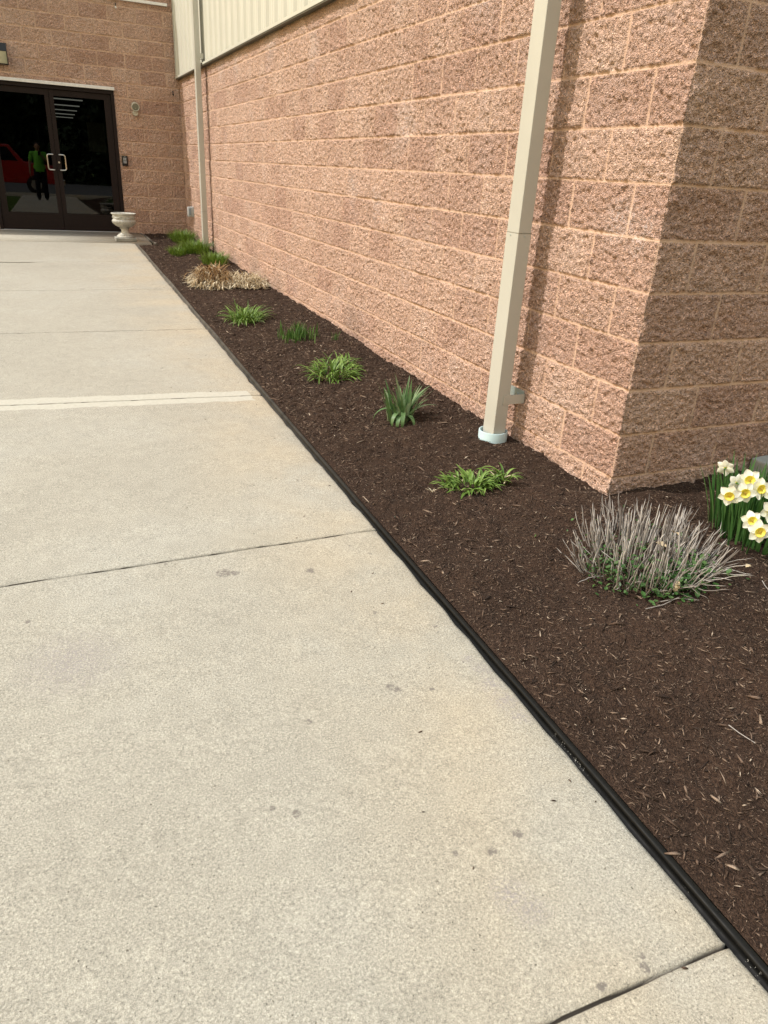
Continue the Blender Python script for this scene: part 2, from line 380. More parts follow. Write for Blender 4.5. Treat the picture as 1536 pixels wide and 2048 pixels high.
# ease the outer 2 cm so the arris is broken, not razor sharp
for q in range(1, 5):
    Y[len(uL) - 1 - q] -= 0; 
V = np.stack([X, Y, np.repeat(zs[None, :], len(X), 0)], -1).reshape(-1, 3)
F = gridfaces(len(X), len(zs))[:, ::-1]
cv, cf = corebox(len(V), [(.03, 3.2, .03, D + 3, -.3, 2.41)])
att = {'joint': np.concatenate([np.concatenate([jL, jR]).ravel(), np.zeros(len(cv))]), 'tint': np.concatenate([np.concatenate([tL, tR]).ravel(), np.zeros(len(cv))])}
o = mk('block_wall', np.concatenate([V, cv]), np.concatenate([F, cf]), M_BLOCK, building, False, att)
o['label'] = 'long sunlit block wall beside the bed, turning the near corner'
# entrance wall
ux = axis([(0, 3.1, .0065), (3.1, 7, .02)]); zs2 = axis([(-.12, 3.72, .0065)])
h, j, t = relief(ux[:, None], zs2[None, :], 0, MX, 9.1, .0016)
V = np.stack([np.repeat(-ux[:, None], len(zs2), 1), D - h, np.repeat(zs2[None, :], len(ux), 0)], -1).reshape(-1, 3)
uc = (ux[1:] + ux[:-1]) / 2; zc = (zs2[1:] + zs2[:-1]) / 2
keep = ~((uc[:, None] > 1.015) & (uc[:, None] < 2.915) & (zc[None, :] < 2.165))
F = gridfaces(len(ux), len(zs2), keep)
T = .2
cv, cf = corebox(len(V), [(-1.02, -.0, D + .02, D + T, -.2, 3.7), (-7, -2.91, D + .02, D + T, -.2, 3.7), (-2.91, -1.02, D + .02, D + T, 2.17, 3.7), (-7, 0, D + T, D + .3, 3.6, 3.7), (-7, 0, D - .05 + .02, D + T, 3.70, 3.78)])
att = {'joint': np.concatenate([j.ravel(), np.full(len(cv), .6)]), 'tint': np.concatenate([t.ravel(), np.zeros(len(cv))])}
o = mk('block_wall', np.concatenate([V, cv]), np.concatenate([F, cf]), M_BLOCK, building, False, att); o['label'] = 'shaded entrance block wall around the doors'
# interior hall behind the doors and the roof masses
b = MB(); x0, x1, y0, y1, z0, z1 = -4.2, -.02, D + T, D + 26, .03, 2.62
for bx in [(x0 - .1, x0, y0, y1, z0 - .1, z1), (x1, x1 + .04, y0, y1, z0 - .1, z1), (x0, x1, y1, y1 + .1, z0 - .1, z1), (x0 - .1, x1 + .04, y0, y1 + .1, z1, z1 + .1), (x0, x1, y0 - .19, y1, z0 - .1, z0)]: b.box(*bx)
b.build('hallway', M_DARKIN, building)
b = MB(); b.box(-7, .0, D + T + .1, D + 26.2, 2.9, 3.6); b.build('roof', simple('roofing', (.2, .19, .17), .9), building)
# siding: ribbed panels along the long wall and round onto the end wall
def siding_profile(L):
    pts = []; p = .3048; y = 0
    while y < L:
        for a, hh in [(0, 0), (.030, 0), (.042, .012), (.062, .012), (.074, 0), (.125, 0), (.130, .004), (.142, .004), (.147, 0), (.205, 0), (.210, .004), (.222, .004), (.227, 0), (.262, 0), (.272, .026), (.298, .026)]:
            if y + a < L: pts.append((y + a, hh))
        y += p
    pts.append((L, 0)); return np.array(pts)
pr = siding_profile(D - .03)
prR = siding_profile(3.2)
zt, zb = 5.6, 2.385
xs_ = np.concatenate([-.022 - pr[::-1, 1], prR[:, 0] + .0]); ys_ = np.concatenate([pr[::-1, 0] - .0, -.022 - prR[:, 1]])
ys_[len(pr) - 1] = -.022; xs_[len(pr)] = .002
V = np.array([(x, y, z) for x, y in zip(xs_, ys_) for z in (zb, zt)])
F = gridfaces(len(xs_), 2)[:, ::-1]
cv, cf = corebox(len(V), [(-.012, 3.2, .02, D + 3, 2.43, 5.6)])
mk('metal_siding', np.concatenate([V, cv]), np.concatenate([F, cf]), M_SIDE, building)
b = MB(); b.box(-.058, -.001, -.058, D, 2.360, 2.384).box(-.001, 3.2, -.058, -.001, 2.360, 2.384); b.build('drip_flashing', M_SIDEDK, building)
b = MB(); b.box(-.062, -.0585, -.062, D, 2.372, 2.398).box(-.0585, 3.2, -.062, -.0585, 2.372, 2.398); b.build('trim_strip', M_SIDE, building)
b = MB(); b.box(-.056, -.022, D - .05, D - .02, 2.4, 5.6); b.build('corner_trim', M_SIDE, building)
b = MB(); b.box(-.1, 3.2, -.1, D + 3, 5.6, 5.7); b.build('roof', M_SIDE, building)

# ---- doors
DX0, DX1 = -2.912, -1.018; ZT = 2.125; yd = D + .015
b = MB(); b.box(DX0, DX0 + .05, D - .012, D + .11, .05, ZT).box(DX1 - .05, DX1, D - .012, D + .11, .05, ZT).box(DX0 + .05, DX1 - .05, D - .012, D + .11, 2.072, ZT)
b.build('door_frame', M_BRONZE, building)
b = MB(); b.box(DX0 - .02, DX1 + .012, D - .045, D - .012, ZT + .002, ZT + .030)
b.box(DX0 - .02, DX1 + .012, D - .030, D - .012, ZT + .032, ZT + .046)
for q in range(9): b.cyl((DX0 + .12 + q * .21, D - .048, ZT + .016), (DX0 + .12 + q * .21, D - .044, ZT + .016), .005, n=8)
b.build('head_flashing', M_WHITE, building)
b = MB(); b.box(DX0, DX1, D - .02, D + .12, .040, .052, .002); b.build('threshold', simple('aluminium_sill', (.5, .5, .5), .5, .4, metallic=.3), building)
def glass_mat():
    m = bpy.data.materials.new('tinted_glass'); m.use_nodes = True; t = m.node_tree; t.nodes.clear(); n = t.nodes
    out = n.new('ShaderNodeOutputMaterial'); mx = n.new('ShaderNodeMixShader'); tr = n.new('ShaderNodeBsdfTransparent'); tr.inputs[0].default_value = (.30, .33, .31, 1)
    gl = n.new('ShaderNodeBsdfGlossy'); gl.inputs['Roughness'].default_value = .0; fr = n.new('ShaderNodeFresnel'); fr.inputs[0].default_value = 1.62
    t.links.new(fr.outputs[0], mx.inputs[0]); t.links.new(tr.outputs[0], mx.inputs[1]); t.links.new(gl.outputs[0], mx.inputs[2]); t.links.new(mx.outputs[0], out.inputs[0]); return m
M_GLASS = glass_mat()
mid = (DX0 + DX1) / 2
for side in (-1, 1):
    a0, a1 = (DX0 + .055, mid - .003) if side < 0 else (mid + .003, DX1 - .055)
    sl_, sr_ = (.10, .062) if side < 0 else (.062, .10)
    b = MB(); b.box(a0, a0 + sl_, yd, yd + .045, .06, 2.066).box(a1 - sr_, a1, yd, yd + .045, .06, 2.066)
    b.box(a0 + sl_, a1 - sr_, yd, yd + .045, 1.985, 2.066).box(a0 + sl_, a1 - sr_, yd, yd + .045, .06, .30)
    leaf = b.build('door_leaf', M_BRONZE, building)
    leaf['label'] = 'left dark bronze glass door leaf' if side < 0 else 'right dark bronze glass door leaf'
    b = MB(); b.box(a0 + sl_, a1 - sr_, yd + .0195, yd + .0255, .30, 1.985)
    gp = mk('glass_pane', [(a0 + sl_, yd + .02, .30), (a1 - sr_, yd + .02, .30), (a1 - sr_, yd + .02, 1.985), (a0 + sl_, yd + .02, 1.985)], [(0, 1, 2, 3)], M_GLASS, leaf); b.bm.free()
    b = MB(); b.box(a0 + sl_, a1 - sr_, yd - .004, yd, .302, .312); b.build('glazing_bead', M_BRONZE, leaf)
    hx = mid - .045 if side < 0 else mid + .045; ho = hx - .085 if side < 0 else hx + .085
    zc0, zc1, yy = .95, 1.17, yd - .05
    pts = [(hx, yd, zc1), (hx, yy, zc1)]
    n_ = 5
    for q in range(n_ + 1): an = q / n_ * math.pi / 2; pts.append((ho - (ho - hx) * .35 * (1 - math.sin(an)), yy, zc1 - .03 * (1 - math.cos(an))))
    for q in range(n_ + 1): an = q / n_ * math.pi / 2; pts.append((ho - (ho - hx) * .35 * (1 - math.cos(an)), yy, zc0 + .03 * (1 - math.sin(an))))
    pts += [(hx, yy, zc0), (hx, yd, zc0)]
    MB().tube(pts, .009, 10).build('pull_handle', M_STEEL, leaf, True)
    if side > 0: MB().cyl((mid + .035, yd - .012, 1.06), (mid + .035, yd, 1.06), .014).build('lock_cylinder', M_STEEL, leaf, True)
# hall ceiling lights and a notice, seen dimly through the glass
def emit_mat():
    m = NM('fluorescent_lens', .5); m.b.inputs['Emission Color'].default_value = (1, .93, .82, 1); m.b.inputs['Emission Strength'].default_value = .17; m.color((.5, .5, .5)); return m.m
M_EMIT = emit_mat()
lab = ['first', 'second', 'third', 'fourth', 'fifth']
for k in range(5):
    yk = 22.3 + k * 3.05
    e = empty('ceiling_light', (-1.29 + k * .05, yk, 2.61)); tag(e, lab[k] + ' lit ceiling light behind the door glass, counting from the door', 'ceiling light', 'lights in the hall')
    b = MB(); b.box(-.42, .42, -.09, .09, -.05, -.0); b.build('light_housing', M_DARKIN, e)
    b = MB(); b.box(-.38, .38, -.06, .06, -.075, -.0505); b.build('light_lens', M_EMIT, e)
e = MB(); e.box(-1.40, -1.12, D + 1.2, D + 1.205, 1.25, 1.7); e = e.build('notice', simple('notice_paper', (.16, .15, .12), .8)); tag(e, 'dim pale notice hanging behind the right door glass', 'notice')

# ============================================================ ground, walk, mulch
gy = np.concatenate([[-900, -300, -100, -50], np.arange(-20, 12.1, 2), [20, 60, 300]]); gx = np.array([-900, -100, -30, -12, -6, -2.95, 0, 4, 10, 40, 200, 900.])
GX, GY = np.meshgrid(gx, gy, indexing='ij')
g = mk('ground', np.stack([GX, GY, zw(GY) - .16], -1).reshape(-1, 3), gridfaces(len(gx), len(gy)), M_LAWN); tag(g, kind='structure')
def sheet(name, x0, x1, y0, y1, dz, mat, n=8):
    ys = np.linspace(y0, y1, n); V = [(x, y, zw(y) + dz) for y in ys for x in (x0, x1)]
    return mk(name, V, gridfaces(n, 2)[:, ::-1], mat)
tag(sheet('lawn', -14, -2.94, -6.6, D, -.03, M_LAWN, 20), kind='structure')
tag(sheet('parking_lot', -30, 30, -32, -8.2, -.06, M_ASPH, 30), kind='structure')
o = mk('curb', *corebox(0, [(-14, 8, -8.35, -8.2, -.6, -.26)]), M_CONC); tag(o, kind='structure')
# a little grass on the lawn edge (reflected in the doors)
def blades(B):
    """B: list of dict(base, az, L, w, lean, curve, fold, twist) -> verts, faces"""
    V = []; F = []
    for b in B:
        n = b.get('n', 6); bx, by, bz = b['base']; az = b['az']; dx, dy = math.cos(az), math.sin(az)
        px, py, pz = bx, by, bz; an = b['lean']; st = b['L'] / n; tw = b.get('twist', 0)
        base = len(V); side = az + math.pi / 2
        for i in range(n + 1):
            t = i / n
            wd = b['w'] * (min(1, .55 + t * 2.2) if t < .3 else 1) * (1 - max(0, (t - .45) / .55) ** 1.6) * .5 + (.0002 if i < n else 0)
            sa = side + tw * t; sx, sy = math.cos(sa), math.sin(sa)
            fz = b.get('fold', .25) * wd
            V += [(px - sx * wd, py - sy * wd, pz + fz), (px, py, pz), (px + sx * wd, py + sy * wd, pz + fz)]
            if i < n:
                q = base + 3 * i; F += [(q, q + 1, q + 4, q + 3), (q + 1, q + 2, q + 5, q + 4)]
            px += dx * math.sin(an) * st; py += dy * math.sin(an) * st; pz += math.cos(an) * st
            an += b['curve'] / n * (1 + t * b.get('acc', .6))
            lim = b.get('floor')
            if lim is not None and pz < lim: pz = lim
    return np.array(V), np.array(F)
R = random.uniform; G = random.gauss
Bl = [dict(base=(R(-5.5, -2.97), R(-5, 10), 0), az=R(0, 6.28), L=R(.04, .08), w=.004, lean=R(0, .6), curve=R(0, 1), n=2) for _ in range(9000)]
for q in Bl: q['base'] = (q['base'][0], q['base'][1], float(zw(q['base'][1])) - .03)
o = mk('lawn_grass', *blades(Bl), M_GRASS); tag(o, 'short green lawn grass growing left of the concrete walk', 'grass', kind='stuff')

# walk with tooled joints
JT = [(-3.75, 0, .008), (-1.78, -.012, .0030), (.14, .020, .0034), (2.07, -.066, .0035), (3.99, 0, .0045), (5.92, .041, .0045), (7.96, .096, .0045)]
def walk(xa, xb_fun, y0, y1, joints, name, dz=0):
    ys = [y0, y1]
    for jy, sl2, hw in joints:
        for d in (-.022, -.014, -.010, -hw - .002, -hw, 0, hw, hw + .002, .010, .014, .022):
            ys.append(jy + d)
    ys += list(np.arange(y0, y1, .09)); ys = np.array(sorted(set(np.round([y for y in ys if y0 <= y <= y1], 5))))
    # keep fill-in rows away from grooves
    xs = np.concatenate([np.linspace(0, .93, 38), [.955, .975, .988, .995, 1.0]])
    V = np.zeros((len(xs), len(ys), 3)); gr = np.zeros((len(xs), len(ys)))
    yb = np.repeat(ys[None, :], len(xs), 0); xr = xb_fun(yb)
    rag = .0022 * samp(Fb, yb * 1.0, yb * 0 + .7, RES) + .002 * samp(Fc, yb * 1.0, yb * 0 + .2, RES)
    xx = xa + (xr - xa) * xs[:, None] + rag * (xs[:, None] > .94)
    z = zw(yb) + dz + .0006 * samp(Fa, xx, yb, RES); ysh = yb.copy()
    for jy, sl2, hw in joints:
        d = np.abs(yb - jy); near = ss(.2, .03, d)
        ysh = ysh + near * sl2 * (xx + 1.08) * -1 * -1
        hwv = hw * (1 + .18 * np.clip(samp(Fb, xx, yb * 0 + jy, RES), -1, 1.6))
        z = z - .0032 * (1 - ss(hw, .017, d)) - .012 * (d < hwv)
        gr = np.maximum(gr, np.where(d < hwv + .0005, .95, 0) + np.where((d >= hwv) & (d < .012), .06, 0))
    e = np.clip((xs[:, None] - .975) / .025, 0, 1); z = z - .006 * e ** 2
    V = np.stack([xx, ysh, z], -1)
    # drop a skirt on the bed side
    sk = V[-1:].copy(); sk[..., 2] -= .09; V = np.concatenate([V, sk]); gr = np.concatenate([gr, gr[-1:] * 0 + .55])
    sk = V[:1].copy(); sk[..., 2] -= .09; V = np.concatenate([sk, V]); gr = np.concatenate([gr[:1], gr])
    F = gridfaces(V.shape[0], V.shape[1])
    return mk(name, V.reshape(-1, 3), F, M_CONC, attrs={'groove': gr.ravel()}, smooth=True)
o = walk(-2.95, xe, -7.6, 9.835, JT + [(-5.7, 0, .006)], 'walkway'); tag(o, kind='structure')
V, F = corebox(0, [(-3.6, -.785, 9.846, D - .0, -.14, 0)])
V[4:, 2] = [float(zw(9.846)) + .002, float(zw(9.846)) + .002, float(zw(D)) + 0, float(zw(D)) + 0]
o = mk('landing', V, F, M_CONC, attrs={'groove': np.zeros(8)}); tag(o, kind='structure')
o = mk('joint_filler', *corebox(0, [(-2.95, -1.06, 9.8355, 9.8455, -.1, .002)]), M_SOIL); tag(o, kind='structure')

# mulch surface height
Ma = field(1024, 1024, 9, 21); Mb = field(1024, 1024, 2.2, 22); Mc = field(1024, 1024, 1.0, 23); MR = .01
def mulch_z(x, y, fine=True):
    x = np.asarray(x, float); y = np.asarray(y, float)
    e0 = xe(y) + .05; t = np.clip((x - e0) / np.maximum(.0 - e0, .3), 0, 1.6)
    za = zw(y) + .004 - .030 * ss(6, 10, y); zb_ = np.where(y > -.5, -.078 + .0095 * np.clip(y, -3, 12), -.078 - .0095 * .5 + .012 * (y + .5))
    z = za + (zb_ - za) * ss(0, .9, t) + .004 * np.sin(y * 3.1 + x * 2) * ss(0, .3, t)
    z = z + .035 * ss(.2, 1.1, x) * ss(-1.2, 0, y)                     # banked up against the end wall
    z = z - .012 * np.exp(-((x + .0) ** 2) / .004) * (y < 3)
    z = z + ss(.015, .10, x - e0) * (.0055 * samp(Ma, x + 20, y + 20, MR) + (.0042 * samp(Mb, x + 20, y + 20, MR) + .0022 * samp(Mc, x + 20, y + 20, MR)) * (1 if fine else .6))
    return z
ys = axis([(-4.2, 2.6, .011), (2.6, D, .022)]); sx_ = np.concatenate([np.arange(0, 1.12, .011), np.arange(1.12, 4.0, .022)])
YY = np.repeat(ys[None, :], len(sx_), 0); XX = xe(YY) + .0385 + sx_[:, None]
keep = ~((XX[:-1, :-1] > .05) & (YY[:-1, :-1] > .05))
inl = (XX[:-1, :-1] < -.775) & (YY[:-1, :-1] > 9.86); keep &= ~inl
V = np.stack([XX, YY, mulch_z(XX, YY)], -1).reshape(-1, 3)
o = mk('mulch_bed', V, gridfaces(len(sx_), len(ys), keep), M_SOIL, smooth=False); tag(o, 'dark brown mulch bed between the walk and the wall', 'mulch bed', kind='structure')

def shards(P, L, W, T, yaw, pitch, roll, bend):
    """tapered six-sided splinters as arrays"""
    n = len(P); tpl = np.array([[-.5, -.3, 0], [-.5, .3, 0], [0, .5, .5], [0, -.5, .5], [.5, -.25, 0], [.5, .25, 0], [0, -.5, -.5], [0, .5, -.5]])
    v = tpl[None] * np.stack([L, W, T], -1)[:, None, :]
    v[:, [2, 3, 6, 7], 2] += bend[:, None]
    c, s = np.cos(roll), np.sin(roll); y, z = v[..., 1].copy(), v[..., 2].copy(); v[..., 1] = y * c[:, None] - z * s[:, None]; v[..., 2] = y * s[:, None] + z * c[:, None]
    c, s = np.cos(pitch), np.sin(pitch); x, z = v[..., 0].copy(), v[..., 2].copy(); v[..., 0] = x * c[:, None] - z * s[:, None]; v[..., 2] = x * s[:, None] + z * c[:, None]
    c, s = np.cos(yaw), np.sin(yaw); x, y = v[..., 0].copy(), v[..., 1].copy(); v[..., 0] = x * c[:, None] - y * s[:, None]; v[..., 1] = x * s[:, None] + y * c[:, None]
    v += P[:, None, :]
    f = np.array([[0, 1, 2, 3], [3, 2, 5, 4], [0, 3, 4, 6], [1, 7, 5, 2], [0, 6, 7, 1], [6, 4, 5, 7]])
    F = (np.arange(n) * 8)[:, None, None] + f[None]
    return v.reshape(-1, 3), F.reshape(-1, 4)
def scatter(n, x0, x1, y0, y1, Lm, seed, wr=.17, emb=.3):
    r = np.random.default_rng(seed); x = r.uniform(x0, x1, n); y = r.uniform(y0, y1, n)
    ok = ~((x > -.012) & (y > -.012)) & (x > xe(y) + .046) & ~((x < -.765) & (y > 9.84)); x, y = x[ok], y[ok]; n = len(x)
    L = np.clip(Lm * np.exp(r.standard_normal(n) * .55), .003, .07); W = np.clip(L * wr * np.exp(r.standard_normal(n) * .35), .0008, .008); T = W * r.uniform(.25, .6, n)
    z = mulch_z(x, y) + r.uniform(-.1, 1, n) * .0035
    P = np.stack([x, y, z], -1)
    return P, L, W, T, r.uniform(0, 6.28, n), r.normal(0, .32, n), r.uniform(-.8, .8, n), r.normal(0, .05, n) * L
parts = [scatter(185000, -1.1, 2.4, -2.6, 1.2, .0078, 31, .15), scatter(42000, -1.1, 2.0, -2.6, 2.4, .015, 32, .085), scatter(38000, -1.1, 0, 1.2, 4.5, .011, 33), scatter(24000, -1.1, 0, 4.5, D, .014, 34), scatter(260, -1.1, 1.6, -2.6, 3, .022, 36, .16)]
V, F = shards(*[np.concatenate([p[k] for p in parts]) for k in range(8)])
o = mk('bark_chips', V, F, M_CHIP); tag(o, 'loose shredded dark bark chips covering the bed', 'mulch', kind='stuff')
# small crumbs of mulch blown on the walk
r = np.random.default_rng(5); n = 260
y = np.concatenate([r.uniform(-2, 9.5, 130), r.normal(6.15, .25, 60), r.normal(9.6, .15, 20), r.uniform(-1.8, 2, 50) + 3.9]); x = xe(y) - np.abs(r.normal(0, .35, n)) - .01
L = r.uniform(.003, .014, n); P = np.stack([x, y, zw(y) + .0015], -1)
V, F = shards(P, L, L * .3, L * .15, r.uniform(0, 6.28, n), r.normal(0, .1, n), r.uniform(-.3, .3, n), L * 0)
o = mk('crumbs', V, F, M_CHIP); tag(o, 'tiny bark crumbs blown onto the concrete walk', 'debris', kind='stuff')

# edging
def sweep(path, prof, name, mat, parent=None, cap=True):
    """path (n,3) ; prof list of (offset right, z)"""
    path = np.array(path); n = len(path); d = np.gradient(path, axis=0); d[:, 2] = 0; d /= np.linalg.norm(d, axis=1)[:, None]
    rt = np.stack([d[:, 1], -d[:, 0], d[:, 2] * 0], -1); k = len(prof)
    V = np.array([[path[i] + rt[i] * a + np.array([0, 0, z]) for a, z in prof] for i in range(n)]).reshape(-1, 3)
    F = [(i * k + j, i * k + (j + 1) % k, (i + 1) * k + (j + 1) % k, (i + 1) * k + j) for i in range(n - 1) for j in range(k)]
    if cap: F += [tuple(range(k))[::-1], tuple((n - 1) * k + j for j in range(k))]
    return mk(name, V, F, mat, parent, smooth=True, attrs={'ledge': np.tile([1.0 if a < .0192 else 0.0 for a, z in prof], n)})
ey = axis([(-5.5, 9.80, .06)]); wob = (.005 * np.sin(ey * 2.3) + .003 * np.sin(ey * 5.1 + 1)) * np.clip((ey - 2) / 6, 0, .9)
ez = zw(ey) + .0006 * np.sin(ey * 3.7)
prof = [(.008, -.06), (.007, -.019), (.0085, -.0165), (.0165, -.018), (.019, -.0045)]
prof += [(.0295 + .0100 * math.cos(a), -.001 + .0065 * math.sin(a)) for a in np.linspace(math.pi * .93, -.2 * math.pi, 11)] + [(.0385, -.02), (.0385, -.07)]
prof = prof[::-1]
root = empty('garden_edging', (-1.06, 0, 0)); tag(root, 'long black plastic landscape edging between the walk and the mulch', 'edging')
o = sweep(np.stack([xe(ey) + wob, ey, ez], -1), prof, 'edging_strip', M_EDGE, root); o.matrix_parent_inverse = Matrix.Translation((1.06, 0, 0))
p = [(-.795 + .08 * t + .012 * math.sin(t * 6), 11.15 - 1.32 * t, .036 - .022 * t) for t in np.linspace(0, 1, 14)]
o = MB().tube(p, .02, 10).build('garden_edging', M_EDGE, None, True); tag(o, 'short grey tube edging lying beside the landing behind the urn', 'edging')

# ============================================================ downspouts
def downspout(x0, x1, y0, y1, zbot, ztop, seam, label, lean=0):
    """x1 is the wall side"""
    t = empty('downspout', ((x0 + x1) / 2, (y0 + y1) / 2, zbot)); tag(t, label, 'downspout', 'square downspouts on the long wall')
    cx, cy = (x0 + x1) / 2, (y0 + y1) / 2; a, c = (x1 - x0) / 2, (y1 - y0) / 2
    b = MB(); b.box(-a, a, -c, c, 0, seam - zbot, .003); b.box(-a + .0022, a - .0022, -c + .0022, c - .0022, seam - zbot - .03, seam - zbot + .002)
    b.box(-a + .0015, a - .0015, -c + .0015, c - .0015, seam - zbot + .0, ztop - zbot, .003)
    b.build('pipe', M_SPOUT, t)
    b = MB(); b.box(-a - .0006, a + .0006, -c - .0006, c + .0006, seam - zbot - .0005, seam - zbot + .0005); b.build('seam', M_SIDEDK, t)
    for (x, y, d) in [(-a - .001, .012, 'x'), (0.0, -c - .001, 'y')]:
        bb = MB()
        if d == 'x': bb.cyl((x - .001, y, seam - zbot - .012), (x + .002, y, seam - zbot - .012), .004, n=8)
        else: bb.cyl((x, y - .001, seam - zbot - .012), (x, y + .002, seam - zbot - .012), .004, n=8)
        bb.build('screw', M_GALV, t)
    return t
def strap(t, a, c, wallx, z, h=.045):
    """strap reaching the wall from the near side of the pipe; t-local"""
    b = MB(); b.box(-a + .035, wallx, -c - .004, -c - .0012, z - h / 2, z + h / 2)
    b.build('bracket', M_SPOUT, t)
    b = MB(); b.box(wallx - .006, wallx - .003, -c - .0005, c + .02, z - h / 2 + .012, z + h / 2 + .014).cyl((wallx - .012, 0, z + .012), (wallx - .006, 0, z + .012), .007, n=6); b.build('wall_plate', M_GALV, t)
d1 = downspout(-.172, -.098, .745, .852, -.075, 3.2, .975, 'near downspout standing in a pale plastic collar in the mulch')
strap(d1, .037, .0535, .135 - .008, .235, .05)
b = MB(); prof_o = [(.078, -.05), (.078, .062), (.0765, .066), (.072, .066), (.0705, .062), (.0705, -.05)]
rings = []
b = MB(); n = 48
vs = [[b.bm.verts.new((r_ * math.cos(2 * math.pi * k / n), r_ * math.sin(2 * math.pi * k / n), z_)) for k in range(n)] for r_, z_ in prof_o]
for i in range(len(vs)):
    A, Bv = vs[i], vs[(i + 1) % len(vs)]
    for k in range(n): b.bm.faces.new((A[k], A[(k + 1) % n], Bv[(k + 1) % n], Bv[k]))
o = b.build('drain_collar', M_PVC, d1, True); o.location = (-.004, .0, -.012)
d2 = downspout(-.152, -.078, 9.02, 9.125, .0, 4.8, .55, 'far downspout rising past the cream siding')
strap(d2, .037, .052, .112, .10, .045)
b = MB(); b.box(.0, .075, -.055, -.052, 2.44, 2.50).box(.05, .075, -.06, .02, 2.435, 2.44); b.build('bracket', M_SPOUT, d2)

# ============================================================ wall fittings
t = empty('outlet_box', (0, 10.62, .45)); tag(t, 'small grey weatherproof outlet box low on the long wall near the inner corner', 'outlet')
MB().box(-.035, .005, -.05, .05, -.075, .075, .004).build('back_box', M_GREYPL, t, True)
MB().box(-.095, -.035, -.044, .044, -.078, .072, .012).build('cover', M_GREYPL, t, True)
MB().box(-.080, -.05, -.047, -.0445, -.05, .05, .001).build('cover_window', simple('smoky_plastic', (.22, .28, .32), .3), t)
t = empty('keypad', (-.938, D, 1.14)); tag(t, 'black door keypad with pale buttons right of the doors', 'keypad')
MB().box(-.045, .045, -.034, .006, -.075, .075, .006).build('housing', M_BLACK, t, True)
for rr in range(4):
    for cc in range(3): MB().box(-.024 + cc * .017, -.012 + cc * .017, -.038, -.034, .030 - rr * .022, .044 - rr * .022, .001).build('key', M_KEY, t)
MB().box(-.01, .01, -.0355, -.034, .058, .064).build('status_light', M_GREYPL, t)
t = empty('emergency_light', (-.715, D, 1.90)); tag(t, 'small round cream floodlight on the wall right of the doors', 'floodlight')
MB().cyl((0, -.03, -.06), (0, .01, -.06), .045, n=24).cyl((0, -.05, -.06), (0, -.03, -.06), .038, .045, n=24).cyl((0, -.04, -.06), (0, -.075, .01), .014).build('mount', M_CREAM, t, True)
q = empty('x'); bpy.data.objects.remove(q)
MB().cyl((0, .0, .045), (0, -.085, .022), .052, .060, n=28).ball((0, -.005, .045), .052, n=3).build('lamp_head', M_CREAM, t, True)
MB().cyl((0, -.085, .022), (0, -.090, .0207), .050, .048, n=28).build('lens', M_LENS, t, True)
MB().tube([(.056 * math.cos(a), -.088 + .0, .021 + .056 * math.sin(a)) for a in np.linspace(0, 2 * math.pi, 25)], .006, 8, False).build('rim', M_CREAM, t, True)
t = empty('wall_light', (-2.66, D, 2.47)); tag(t, 'wall pack light with dark hood and pale lens above the doors', 'wall light')
V = [(-.2, 0, .135), (.2, 0, .135), (.2, -.10, .125), (-.2, -.10, .125), (-.2, 0, .02), (.2, 0, .02), (.2, -.135, .02), (-.2, -.135, .02)]
mk('hood', V, [(0, 1, 2, 3), (3, 2, 6, 7), (7, 6, 5, 4), (0, 4, 5, 1), (1, 5, 6, 2), (0, 3, 7, 4)], M_BLACK, t)
V = [(-.19, 0, .018), (.19, 0, .018), (.19, -.128, .018), (-.19, -.128, .018), (-.19, 0, -.13), (.19, 0, -.13), (.19, -.055, -.13), (-.19, -.055, -.13)]
mk('lens', V, [(0, 1, 2, 3), (3, 2, 6, 7), (7, 6, 5, 4), (0, 4, 5, 1), (1, 5, 6, 2), (0, 3, 7, 4)], simple('prismatic_lens', (.55, .53, .40), .3), t)
MB().box(-.2, .2, -.06, .0, -.142, -.131, .003).box(.1905, .2, -.135, 0, -.13, .018).build('lens_frame', M_BLACK, t)
o = MB(); o.box(-1.35, -.125, D - .04, D + .004, 3.325, 3.362, .003)
for q in range(4): o.cyl((-1.2 + q * .33, D - .044, 3.343), (-1.2 + q * .33, D - .039, 3.343), .007, n=8)
o = o.build('rail', M_WHITE); tag(o, 'white metal rail fixed high on the entrance wall', 'rail')
for (x, z, l) in [(-.885, 3.25, 'small hook with white insulator below the white rail'), (-.115, 2.17, 'small dark wire hook near the inner corner')]:
    t = empty('wall_hook', (x, D, z)); tag(t, l, 'hook', 'hooks on the entrance wall')
    MB().tube([(0, .0, .02), (0, -.04, .025), (0, -.05, 0), (0, -.035, -.02)], .006, 8).build('hook', M_BLACK, t, True)
    MB().ball((0, -.045, -.025), .014, (1, 1, 1.3), 2).build('insulator', M_WHITE if x < -.5 else M_BLACK, t, True)

# ============================================================ urn
t = empty('urn', (-1.135, 10.16, .024)); tag(t, 'weathered grey cast stone urn planter at the right of the doors', 'urn')
MB().box(-.152, .152, -.152, .152, 0, .052, .008).build('plinth', M_URN, t)
pr_ = [(.125, .053), (.125, .070), (.105, .082), (.108, .092), (.072, .104), (.056, .125), (.052, .150), (.060, .172), (.072, .180), (.066, .188)]
MB().lathe(pr_, n=48).build('stem', M_URN, t, True, 60)
def flute(r_, z_, a): return .0045 * math.cos(a * 24) * (1 if .200 < z_ < .285 else 0)
bowl = [(.060, .187), (.092, .202), (.130, .222), (.158, .246), (.172, .270), (.176, .290), (.168, .301), (.158, .306), (.160, .330), (.163, .360), (.165, .372), (.178, .380), (.183, .390), (.180, .398), (.168, .399), (.158, .392), (.152, .350), (.14, .300), (.10, .26), (.02, .25)]
MB().lathe(bowl, n=96, mod=flute).build('bowl', M_URN, t, True, 60)
b = MB()
